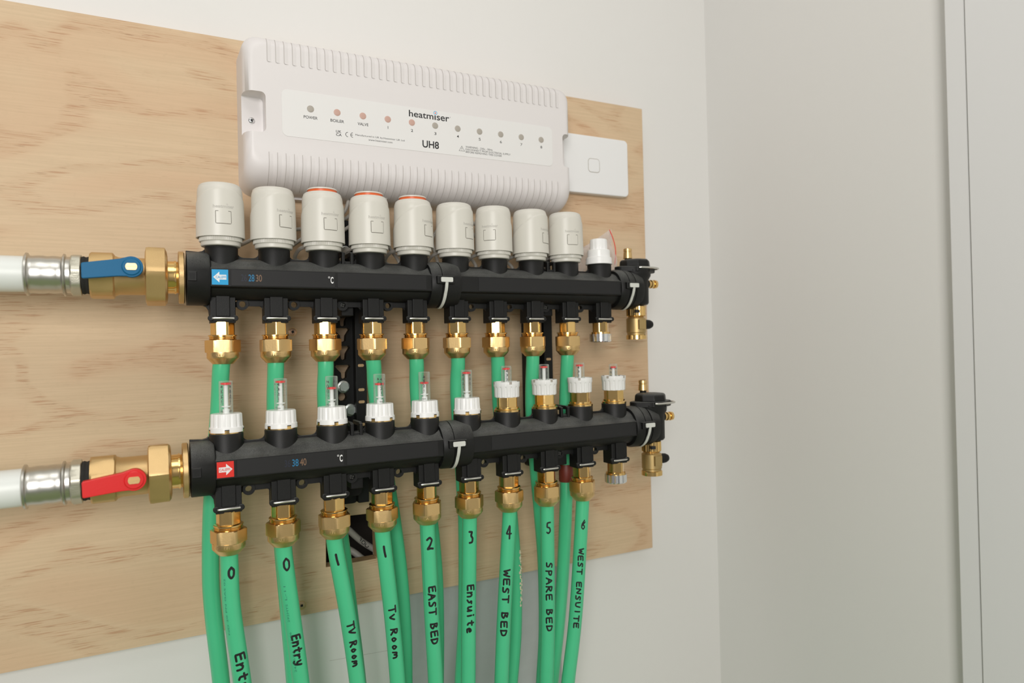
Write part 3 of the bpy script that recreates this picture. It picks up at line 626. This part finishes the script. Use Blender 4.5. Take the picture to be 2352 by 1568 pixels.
# ------------------------------------------------------------ flow meters
def meter(kind, fl_, label):
    e = empty('flow_meter', (0, 0, 0), label=label, cat='flow meter', group='clear flow meters on the lower manifold')
    if kind == 'A':
        b = MB(); b.rev([(69.8, 14.6), (76, 14.6)], 40); b.build('brass_base', 'brass', e)
        prof = [(71.4, 14.9), (71.5, 15.5), (75.8, 15.3), (76.6, 14.6), (88.2, 14.1), (88.9, 13.3), (89, 6.4)]
        fr = lambda a, r, z: r*(1-.05*max(0, math.cos(14*a))**1.5) if 76.4 < z < 88.8 else r
        zb, zt = 88, 120.0; rr = 6.2
    else:
        b = MB(); b.rev([(70, 15.3), (72.2, 15.3), (72.8, 14.6), (73.2, 13.6), (75.2, 13.6), (75.4, 11)], 44); b.build('brass_ring', 'brass', e)
        b = MB(); b.rev([(75, 12.3), (87.5, 12.3)], 72, hexf(22.4, 6, .1)); b.build('brass_hex', 'brass', e, ang=20)
        prof = [(86.4, 10), (86.5, 13.8), (87.2, 14.4), (97.8, 14.6), (99.3, 15.2), (104.2, 15.3), (104.4, 14.6), (103.0, 13.8), (98, 13.4), (97.6, 6.2)]
        fr = lambda a, r, z: r*(1-.05*max(0, math.cos(14*a))**1.5) if 86.6 < z < 98 and r > 14 else r
        zb, zt = 96, 122.5; rr = 6.0
        if kind == 'C': zt, rr = 119, 5.2
    b = MB(); b.rev(prof, 112, rf=fr); cap = b.build('hand_cap', 'white', e)
    if kind == 'A':
        for a in (-1.35, -.05, 1.25, 2.6):
            b = MB(); 
            for i in range(4):
                pass
            vs = []
            for z in (71.3, 74.2):
                for t in (-.13, -.045, .045, .13): vs.append((15.62*math.sin(a+t), -15.62*math.cos(a+t), z))
            b.add(vs, [(i, i+1, i+5, i+4) for i in range(3)]); o = b.build('cap_slot', 'brass', cap, fix=False)
            vs = [(15.66*math.sin(a+t), -15.66*math.cos(a+t), z) for z in (73.6, 74.5) for t in (-.13, -.045, .045, .13)]
            b = MB(); b.add(vs, [(i, i+1, i+5, i+4) for i in range(3)]); b.build('slot_shadow', 'ink', cap, fix=False)
    else:
        for a in (-.75, .75, 2.3, -2.3):
            vs = [(R*math.sin(a+t), -R*math.cos(a+t), z) for R in (15.36, 13.2) for z in (101.6, 104.6) for t in (-.1, 0, .1)]
            b = MB(); b.add(vs, [(0, 1, 4, 3), (1, 2, 5, 4), (6, 7, 10, 9), (7, 8, 11, 10), (3, 4, 10, 9), (4, 5, 11, 10)]); b.build('cap_notch', 'ledg', cap, fix=False)
    b = MB(); b.rev([(zb, rr), (zt-.8, rr), (zt-.2, rr-.5), (zt, rr-1.3)], 32); b.build('sight_tube', 'clear', e)
    h = zt-zb; zf = zt-2.8-fl_*h
    b = MB(); b.rev([(zb-2, 2.1), (zf, 2.1)], 14); b.rev([(zb+7, 4.2), (zb+8, 4.2)], 18); b.rev([(zb-1, 3.2), (zb+5, 3.2)], 18); b.build('plunger', 'white', e)
    b = MB(); b.rev([(zf, rr-1.4), (zf+2.0, rr-1.4)], 24); b.build('red_float', 'redring', e)
    b = MB(); R = rr-.7
    for a0, tx in ((-.95, '4321'), (.75, '4321'), (2.3, '4321'), (-2.5, '4321')):
        for i, ch in enumerate(tx):
            z0 = zt-7.2-i*4.7
            if z0 < zb+4: break
            hw = .25 if ch == '1' else 1.1; put_text(b, ch, -hw, hw, z0, z0+2.8, lambda x, z: ((R+.05)*math.sin(a0+x/R), -(R+.05)*math.cos(a0+x/R), z), 0, .015, 2)
            vs = [((R+.05)*math.sin(a0+t), -(R+.05)*math.cos(a0+t), z) for z in (z0-1.2, z0-.9) for t in (-.2, .05)]; b.add(vs, [(0, 1, 3, 2)])
        if kind == 'A': put_text(b, 'l/min', -1.9, 1.9, zb+2.2, zb+3.8, lambda x, z: ((R+.05)*math.sin(a0+x/R), -(R+.05)*math.cos(a0+x/R), z), 0, .01, 2)
    b.build('printed_scale', 'ink', e, fix=False)
    return e
ML = ['leftmost flow meter on the lower manifold', 'second flow meter from the left, its red float high in the tube', 'third flow meter from the left, its red float halfway up beside the bracket',
      'flow meter just right of the left bracket, its red float halfway up', 'flow meter left of the lower centre coupling, red float halfway down', 'flow meter right of the lower centre coupling, last with its cap screwed down',
      'leftmost of the four flow meters with raised white caps', 'flow meter with raised white cap in front of the right bracket', 'second flow meter from the right, cap raised', 'rightmost flow meter, above the chrome blanking cap']
for k, (kd, f_) in enumerate((('A', .03), ('A', .05), ('A', .33), ('A', .28), ('A', .32), ('A', .05), ('B', .06), ('B', .06), ('B', .06), ('C', .10))):
    e = meter(kd, f_, ML[k]); e.location = (50*k*S, YL*S, (BL+50*k*TL)*S); e.rotation_euler = (0, 0, (0, .45, .2, -.55, .7, -.1, .9, -.3, .55, .1)[k]-.1*k*.5)

# ------------------------------------------------------------ green pipes
PR = 8.15
GL = {
'0': [[(.5,1),(.12,.75),(.1,.3),(.45,0),(.85,.25),(.9,.75),(.5,1)]], '1': [[(.42,1),(.45,.5),(.6,0)]],
'2': [[(.1,.8),(.5,1),(.85,.75),(.5,.35),(.1,.05),(.55,.12),(.95,.05)]], '3': [[(.15,.95),(.7,.95),(.45,.6),(.85,.45),(.75,.1),(.2,.05)]],
'4': [[(.55,1),(.05,.35),(.9,.4)],[(.6,.95),(.62,0)]], '5': [[(.85,1),(.25,.97),(.2,.55),(.7,.55),(.85,.2),(.4,0),(.15,.12)]],
'6': [[(.75,1),(.3,.6),(.2,.2),(.55,0),(.85,.25),(.6,.5),(.15,.35),(.9,.8)]],
'E': [[(.95,1),(.1,.95),(.12,0),(.95,.03)],[(.12,.5),(.8,.55)]], 'n': [[(.1,.65),(.15,0)],[(.15,.4),(.5,.68),(.8,.5),(.85,0)]],
't': [[(.5,.95),(.45,.15),(.8,.02)],[(.1,.6),(.9,.65)]], 'r': [[(.15,.62),(.2,0)],[(.2,.35),(.5,.62),(.85,.55)]],
'y': [[(.1,.6),(.3,.15),(.7,.2)],[(.9,.65),(.75,0),(.45,-.3),(.1,-.15)]], 'T': [[(0,1),(1,.97)],[(.5,1),(.55,0)]],
'V': [[(0,1),(.45,0),(1,.95)]], 'v': [[(.1,.7),(.5,0),(.9,.7)]], 'R': [[(.1,0),(.12,1),(.8,.85),(.7,.55),(.15,.5),(.95,0)]],
'O': [[(.5,.95),(.1,.6),(.15,.15),(.55,0),(.9,.4),(.8,.85),(.5,.95)]], 'o': [[(.5,.6),(.15,.35),(.4,0),(.85,.25),(.5,.6)]],
'M': [[(.05,0),(.15,.95),(.5,.4),(.85,.95),(1,0)]], 'm': [[(.05,0),(.1,.6),(.4,.55),(.45,.1),(.55,.6),(.9,.5),(1,0)]],
'A': [[(0,0),(.45,1),(.95,0)],[(.2,.4),(.8,.4)]], 'S': [[(.85,.9),(.4,1),(.15,.7),(.75,.4),(.7,.05),(.1,.05)]],
'B': [[(.1,0),(.12,1),(.75,.85),(.3,.52),(.9,.3),(.6,0),(.1,0)]], 'D': [[(.15,0),(.12,1),(.8,.75),(.85,.25),(.15,0)]],
'u': [[(.1,.6),(.2,.05),(.6,.05),(.8,.6)],[(.8,.6),(.9,0)]], 'i': [[(.4,.55),(.5,0)],[(.4,.85),(.42,.95)]],
'e': [[(.15,.3),(.85,.35),(.6,.65),(.15,.4),(.3,0),(.9,.05)]], 's': [[(.8,.6),(.3,.6),(.7,.25),(.2,0)]],
'W': [[(0,1),(.25,0),(.5,.7),(.75,0),(1,1)]], 'P': [[(.15,0),(.15,1),(.85,.85),(.7,.5),(.15,.45)]],
'N': [[(.05,0),(.1,.95),(.85,.05),(.95,1)]], 'U': [[(.05,1),(.15,.1),(.75,.05),(.95,1)]], 'I': [[(.5,1),(.5,0)]]}
def pipe(name, pts, label, group, marks=(), prints=()):
    P = catmull(pts, 10); e = empty(name, pts[0], label=label, cat='pipe', group=group); o0 = Vector(pts[0])
    b = MB(); b.tube([p-o0 for p in P], PR, 32); b.build('tube', 'green', e, ang=60)
    def surf(lat, z, d=.06):
        for i in range(len(P)-1):
            if P[i].z >= z >= P[i+1].z: break
        t = (P[i].z-z)/max(1e-6, P[i].z-P[i+1].z); c = P[i].lerp(P[i+1], t)
        T = (P[min(i+2, len(P)-1)]-P[max(i-1, 0)]).normalized(); nrm = Vector((0, -1, 0)); nrm = (nrm-nrm.dot(T)*T).normalized(); rgt = Vector((0, 0, 1)).cross(nrm)*-1
        rgt = nrm.cross(T); rgt = rgt if rgt.x > 0 else -rgt
        phi = math.atan2(c.x*S-CAM.x, c.y*S-CAM.y); th = lat/PR-phi
        return tuple(c+(PR+d)*(math.cos(th)*nrm+math.sin(th)*rgt)-o0)
    def stroke(b, pts2, wd):
        Q = []
        for (x0, z0), (x1, z1) in zip(pts2, pts2[1:]):
            n = max(2, int(math.hypot(x1-x0, z1-z0)/1.0)); Q += [(x0+(x1-x0)*i/n, z0+(z1-z0)*i/n) for i in range(n)]
        Q.append(pts2[-1])
        if len(Q) > 4: Q = [Q[0]]+[((Q[i-1][0]+2*Q[i][0]+Q[i+1][0])/4, (Q[i-1][1]+2*Q[i][1]+Q[i+1][1])/4) for i in range(1, len(Q)-1)]+[Q[-1]]
        for i, (x, z) in enumerate(Q):
            r = wd/2*random.uniform(.88, 1.1); b.add([surf(x+r*math.cos(a*math.pi/4), z+r*math.sin(a*math.pi/4)) for a in range(8)], [tuple(range(8))])
            if i:
                px, pz = Q[i-1]; dx, dz = x-px, z-pz; L = math.hypot(dx, dz) or 1; nx_, nz_ = -dz/L*wd/2, dx/L*wd/2
                b.add([surf(px+nx_, pz+nz_), surf(px-nx_, pz-nz_), surf(x-nx_, z-nz_), surf(x+nx_, z+nz_)], [(0, 1, 2, 3)])
    for kind, txt, z0, z1, lat, h, wd in marks:
        b = MB()
        if kind == 'up':
            for st in GL[txt]: stroke(b, [(lat+(x-.5)*h, z1+(z0-z1)*y) for x, y in st], wd*1.2)
            b.build('handwritten_number', 'marker', e, fix=False); continue
        units = sum(.9 if c == ' ' else 1 for c in txt); adv = (z0-z1)/units; z = z0; h *= .96
        for c in txt:
            if c == ' ': z -= adv*.9; continue
            j = random.uniform(-.4, .4)
            for st in GL[c]: stroke(b, [(lat+(y-.5)*h+j, z-x*adv*.78) for x, y in st], wd*1.28)
            z -= adv
        b.build('handwritten_word', 'marker', e, fix=False)
    if prints:
        b = MB()
        for txt, z0, z1, lat, h in prints:          # reads upwards
            vs, fs = fit(text2d(txt, 0, 2), z1, z0, lat-h/2, lat+h/2); b.add([surf(-l+2*lat, z, .05) for z, l in vs], fs)
        b.build('printed_marking', 'print', e, fix=False)
    return e
lowp = {1: [(.5,-227.4),(1.6,-279.5),(9.6,-351.1)], 2: [(51.2,-226.9),(56.5,-294.1),(63.9,-364.3)], 3: [(101.9,-225.7),(111.3,-304.9),(120.1,-378)],
4: [(151.6,-225.3),(157.9,-314.1),(162.9,-388.4)], 5: [(200.2,-223.7),(202.6,-322.9),(205.4,-398.7)], 6: [(248.8,-223.5),(246.2,-331.5),(243.8,-408.1)],
7: [(297.7,-223.5),(290.2,-340.2),(284.7,-418)], 8: [(349.8,-223.6),(348.1,-351.7),(343.6,-432.4)], 9: [(397.5,-223.2),(386.5,-359.3),(373.2,-439.6)]}
MARK = {1: [('up','0',-237,-247.5,1.5,6,1.9),('dn','Entry',-319,-366,2.0,9,1.7)], 2: [('up','0',-236.5,-248.5,1.5,6.5,1.7),('dn','Entry',-312.5,-344,1.5,8.5,1.6)],
3: [('up','1',-240,-250.5,0,4,1.9),('dn','TV Room',-311.5,-357.5,2.0,7.5,1.5)], 4: [('up','1',-239.5,-250.5,.5,4,1.9),('dn','Tv Room',-303.5,-359.5,1.5,7.5,1.5)],
5: [('up','2',-237.5,-251,2.0,7.5,1.9),('dn','EAST BED',-290.5,-355,2.0,8,1.6)], 6: [('up','3',-238,-251.5,1.8,5.5,1.9),('dn','Ensuite',-297,-351.5,2.2,8,1.6)],
7: [('up','4',-239,-253.5,.5,6.5,1.6),('dn','WEST BED',-288.5,-365,.5,7.5,1.6)], 8: [('up','5',-242,-255,1.5,6,1.6),('dn','SPARE BED',-288.5,-371.5,1.5,7.5,1.5)],
9: [('up','6',-246,-257,2.0,6,1.3),('dn','WEST ENSUITE',-280,-375,1.2,6.2,1.4)]}
WR = {1: 'Entry, at the far left', 2: 'Entry, second from the left', 3: 'TV Room, third from the left', 4: 'Tv Room, beside the square opening', 5: 'EAST BED', 6: 'Ensuite', 7: 'WEST BED', 8: 'SPARE BED', 9: 'WEST ENSUITE'}
for k in range(1, 10):
    q = lowp[k]; zt = -180.6+50*(k-1)*TL-44.0; x0 = 50*(k-1)
    (xa, za), (xb, zb), (xc, zc_) = q
    dx = (xc-xb)/(zc_-zb); pts = [(x0, YL, zt+6), (xa*.3+x0*.7, YL, zt-12), (xb, YL, zb), (xc, YL, zc_), (xc-dx*40, YL+3, zc_-60), (xc-dx*60, YL+8, zc_-330)]
    pr = ()
    if k == 2: pr = (('L-11', -263, -277, -3.4, 2.0), ('292MTS', -281, -299, -3.6, 2.0), ('23:06', -309, -321, -3.6, 2.0), ('24/02/23', -328, -349, -3.4, 2.0))
    if k == 1: pr = (('ND 20 PN GAS 02', -247, -300, -5.2, 1.6),)
    if k == 5: pr = (('|'*70, -226, -300, -6.6, 1.6),)
    pipe('heating_pipe', pts, 'front green pipe handwritten '+WR[k], 'green pipes under the lower manifold', MARK[k], pr)
upp = {1: [(-2.2,-51),(-4.5,-94.2),(-12,-181.2),(-14.4,-245.8),(-13.2,-289.3),(-6.9,-363.4)], 2: [(49.5,-52.9),(49,-97.7),(51.5,-180),(53.9,-236.8),(58.6,-307.3),(63.3,-380.4)],
3: [(100,-54.7),(100.3,-91.8),(107.4,-186.5),(115.2,-239.1),(123.3,-320.1),(130.7,-396.9)], 4: [(151.8,-51.8),(155.6,-85.5),(167.5,-179.2),(174.1,-228.4),(180.4,-287.9),(183.5,-352.1),(183.2,-409.6)],
5: [(200.9,-53.5),(203.3,-88.1),(211.2,-183.7),(217.9,-234.4),(222.3,-295.1),(222.4,-360.2),(220.5,-418.7)], 6: [(251.1,-52.6),(252.1,-90.7),(258.4,-194),(260.1,-240.2),(257.6,-342.1),(251.2,-426.1)],
7: [(302.3,-51.7),(306.4,-104.1),(316.8,-195.2),(321.4,-248.7),(324.5,-312.7),(322.8,-381.2),(315.9,-441.9)], 8: [(349.6,-53.1),(350.9,-112.1),(357.5,-188.8),(361.7,-243.4),(365.5,-308.9),(364.6,-390),(359.2,-452.4)],
9: [(399.1,-54.6),(399.8,-109.6),(401.1,-193.3),(399.2,-237.3),(393,-324.5),(384.1,-394),(374.1,-456.1)]}
for k in range(1, 10):
    q = upp[k]; x0 = 50*(k-1); q = [(x+(6 if (k == 9 and z < -300) else 0), z) for x, z in q]; pts = [(x0, YU, -38), (q[0][0], YU+.5, q[0][1])]+[(x, -66+3*min(1, i) if i == 0 else (-51 if (k == 9 and z < -300) else -62), z) for i, (x, z) in enumerate(q[1:])]
    dx = (q[-1][0]-q[-2][0])/(q[-1][1]-q[-2][1]); pts += [(q[-1][0]-dx*40, -50 if k == 9 else -60, q[-1][1]-60), (q[-1][0]-dx*60, -46 if k == 9 else -58, q[-1][1]-330)]
    e = pipe('return_pipe', pts, f'rear green pipe from the upper fittings, {ONES[k-1]} of nine', 'green pipes from the upper manifold')
    if k == 9:
        b = MB(); b.rev([(-185, 9.0), (-186, 9.4), (-206, 9.4), (-207, 9)], 32, c=(400.6-pts[0][0], -62-pts[0][1], -pts[0][2])); b.build('maroon_sleeve', 'maroon', e)
    if k == 7:
        b = MB(); rnd = random.Random(3)
        for z0 in [-282-i*2.2 for i in range(31)]:
            r = rnd.uniform(.5, 1.9); th = rnd.uniform(.35, .75); cx = 324.3; b.rev([(-.4, r), (.0, r*1.2), (.3, r*.5)], 7, axis='Y', c=(cx+7.6*math.sin(th)-pts[0][0], -62-8.2*math.cos(th)-pts[0][1], z0-pts[0][2]), ph=rnd.uniform(0, 3))
        b.build('plaster_splash', 'dirt', e)

# ------------------------------------------------------------ supply valves and pipes
def valve(base, Y, zc0, rot, hmat, lever, label, plabel, slabel):
    v = empty('ball_valve', (-36, Y, base+zc0), (0, rot, 0), label, 'valve')
    d = 36
    def R(lv, name, mt, seg=48, rf=None, par=v, ang=35, bev=0):
        b = MB(); b.rev([(x+d, r) for x, r in lv], seg, rf, 'X'); return b.build(name, mt, par, ang=ang, bevel=bev)
    R([(-33, 20), (-33.2, 24), (-34.2, 25.4), (-38.0, 25.4), (-38.6, 24.4), (-38.6, 18)], 'flange_ring', 'cast', 64, hexf(49.6, 8, .2))
    R([(-37.5, 15), (-40.5, 15.4), (-40.6, 16.4), (-42, 16.4), (-42.1, 15.6), (-49, 15.6)], 'threaded_neck', 'brass', 72, hexf(32.0, 8, .1), ang=20)
    R([(-47.6, 20), (-48.3, 24.6), (-50.0, 28.6), (-63.5, 29.5), (-65.6, 28.4), (-66.6, 24), (-66.6, 17)], 'union_nut', 'cast', 72, hexf(51.5, 6, .42), ang=22)
    R([(-65, 17.2), (-70, 17.5), (-88, 17.5), (-91, 18.8), (-92, 19)], 'valve_body', 'cast', 48)
    R([(-91.2, 19), (-92.4, 21), (-93, 22), (-109.5, 22), (-111, 20.6)], 'hex_end', 'cast', 72, hexf(40.5, 6, .42), ang=22)
    hz = 5.3 if lever == 'up' else 1.6
    b = MB(); b.rev([(-15, 7.5), (-29, 7.5)], 24, axis='Y', c=(-76.5+d, 0, hz)); b.build('spindle_boss', 'cast', v)
    h = MB(); y0, y1 = -35, -28; ex, ez = -76.8+d, hz
    lz = (1.6 if lever == 'up' else -1.6)
    cir = [(ex+9.4*math.cos(math.radians(a)), ez+9.4*math.sin(math.radians(a))) for a in range(-115, 116, 10)]
    h.prism([(-114.5+d, lz+6.3), (-115.2+d, lz+5.2), (-115.0+d, lz-6.8), (-114+d, lz-7.6), (-88+d, hz-8.6)]+cir+[(-86+d, hz+7.0)], y0, y1)
    hn = h.build('handle', hmat, v, bevel=1.3, seg=3)
    b = MB(); b.rev([(y0+1, 8.0), (y0-.6, 7.7), (y0-1.2, 6.9)], 36, axis='Y', c=(ex, 0, ez)); b.build('handle_hub', hmat, hn)
    b = MB(); b.prism([(ex+4.4*math.cos(a)*1.05, ez+max(-3, min(3, 4.4*math.sin(a)))) for a in [math.radians(k*12) for k in range(30)]], y0-1.9, y0+1); b.build('spindle', 'brass2', hn)
    b = MB(); b.box(ex-4.3, ex+4.3, y0-2.0, y0-1.5, ez-.35, ez+.35); b.build('spindle_slot', 'etch', hn)
    s = empty('press_fitting', (-111, Y, base+zc0-(-75)*math.tan(-rot)*1.0), (0, rot, 0), slabel, 'fitting'); d2 = 111
    s.location.z = v.location.z-math.sin(rot)*(-75)*S
    def R2(lv, name, mt, seg=48, rf=None, ang=35):
        b = MB(); b.rev([(x+d2, r) for x, r in lv], seg, rf, 'X'); return b.build(name, mt, s, ang=ang)
    R2([(-110.5, 16.6), (-112, 17.2), (-114, 16.6), (-116, 17.4), (-118, 16.6)], 'thread_sealing', 'hemp')
    R2([(-117.4, 17.5), (-118, 19.2), (-124.4, 19.4), (-125.6, 18)], 'hex_collar', 'nickel', 72, hexf(36.6, 8, .2), 22)
    R2([(-125.2, 16), (-126, 16.6), (-127.4, 16.4), (-129.2, 16.4), (-130.0, 18.9), (-131.2, 19.2), (-132.4, 16.8), (-134, 16.4), (-136, 16.7), (-140, 16.9), (-143.5, 16.35), (-147, 16.9), (-151, 16.9), (-154, 16.5), (-156, 16.5), (-157, 16.9), (-157.8, 18.9), (-159.2, 19.2), (-160.2, 17.6), (-160.4, 16.2)], 'press_sleeve', 'steel', 64)
    b = MB(); b.rev([(0, 15.9), (-260, 15.9)], 48, axis='X'); p = b.build('supply_pipe', 'pipewhite', None, loc=(-160, Y, 0)); p.location.z = v.location.z-math.sin(rot)*(-124)*S; p.rotation_euler = (0, rot, 0)
    tag(p, plabel, 'pipe')
valve(BU, YU, 39.8, .0, 'blue', 'up', 'brass ball valve with a blue lever handle left of the upper manifold', 'upper white plastic supply pipe leaving the left edge', 'ribbed steel press fitting beside the blue valve')
valve(BL, YL, 38.2, -.014, 'red', 'dn', 'brass ball valve with a red lever handle left of the lower manifold', 'lower white plastic supply pipe leaving the left edge', 'ribbed steel press fitting beside the red valve')

# ------------------------------------------------------------ actuator cables
CL = ['the first and second', 'the second and third', 'the third and fourth', 'the fourth and fifth', 'the fifth and sixth', 'the sixth and seventh', 'the seventh and eighth', 'the eighth and ninth', 'the ninth and the small cap']
for k in range(9):
    x = 50*k; b = MB(); y = -12-4.6*(k % 5)
    if k < 2: P = [(x+8, -56, 79), (x+17, -46, 77.5), (x+30, y-3, 86), (x+55, y, 101+6*k), (x+86-36*k, y, 104+5*k), (140-7*k, y, 120+2*k), (152-8*k, y, 146)]
    elif k < 5: P = [(x-10, -58, 79), (x-20, -50, 76), (x-24, -42, 67), (x-15, -38, 63), (x-4, -34, 67), (x-2-20*(k-3), y-4, 92), (150+7*(k-2), y, 116), (172+7*(k-2), y, 147)]
    else: P = [(x-10, -58, 79), (x-20, -52, 74), (x-24, -44, 65), (x-17, -38, 61), (x-6, -33, 68), (x-10-(x-262)*.4, y-3, 100), (262+9*(k-5), y, 126), (258+9*(k-5), y, 147)]
    b.tube(catmull(P, 8), 2.1, 10); tag(b.build('actuator_cable', 'cable'), f'grey actuator cable dipping below the actuators nearest {CL[k]}', 'cable', 'grey actuator cables')
for i, (P) in enumerate(([(273, -6, 146), (271, -5, 120), (274, -4.5, 90), (275, -4, 66)], [(280, -6, 146), (279, -5, 120), (282, -4.5, 92), (284, -4, 66)])):
    b = MB(); b.tube(catmull(P, 8), 2.2, 10); tag(b.build('sensor_cable', 'cable'), ('left' if i == 0 else 'right')+' of two upright grey cables behind the sixth actuator', 'cable', 'upright grey cables')

# ------------------------------------------------------------ plastic bag
bg = empty('plastic_bag', (0, 0, 0), label='crumpled clear resealable bag tucked behind the small white cap', cat='plastic bag')
b = MB(); rnd = random.Random(5); NX, NZ = 18, 16
from mathutils import noise as mn
for side in (0, 1):
    vs = []
    for j in range(NZ+1):
        for i in range(NX+1):
            u, v_ = i/NX, j/NZ; x = 424+82*u+6*math.sin(3*v_+.5); zt_ = 84+42*u**1.3; zb_ = 50+4*math.sin(5*u); z = zb_+(zt_-zb_)*v_
            t = math.sin(math.pi*u)**.5*math.sin(math.pi*v_)**.5
            y = -26-(10 if side else -4)*t+7*mn.noise(Vector((x*.06, z*.06, side*3)))+3*mn.noise(Vector((x*.16, z*.16, 7+side)))
            vs.append((x, y, z))
    b.add(vs, [(j*(NX+1)+i, j*(NX+1)+i+1, (j+1)*(NX+1)+i+1, (j+1)*(NX+1)+i) for j in range(NZ) for i in range(NX)])
b.build('film', 'bag', bg, ang=60, fix=False)
b = MB(); b.tube(catmull([(499, -30, 124), (503, -32, 112), (506.5, -32, 100), (507.5, -31, 88), (506.5, -30, 76)], 5), .6, 6); b.build('zip_line', 'redring', bg)
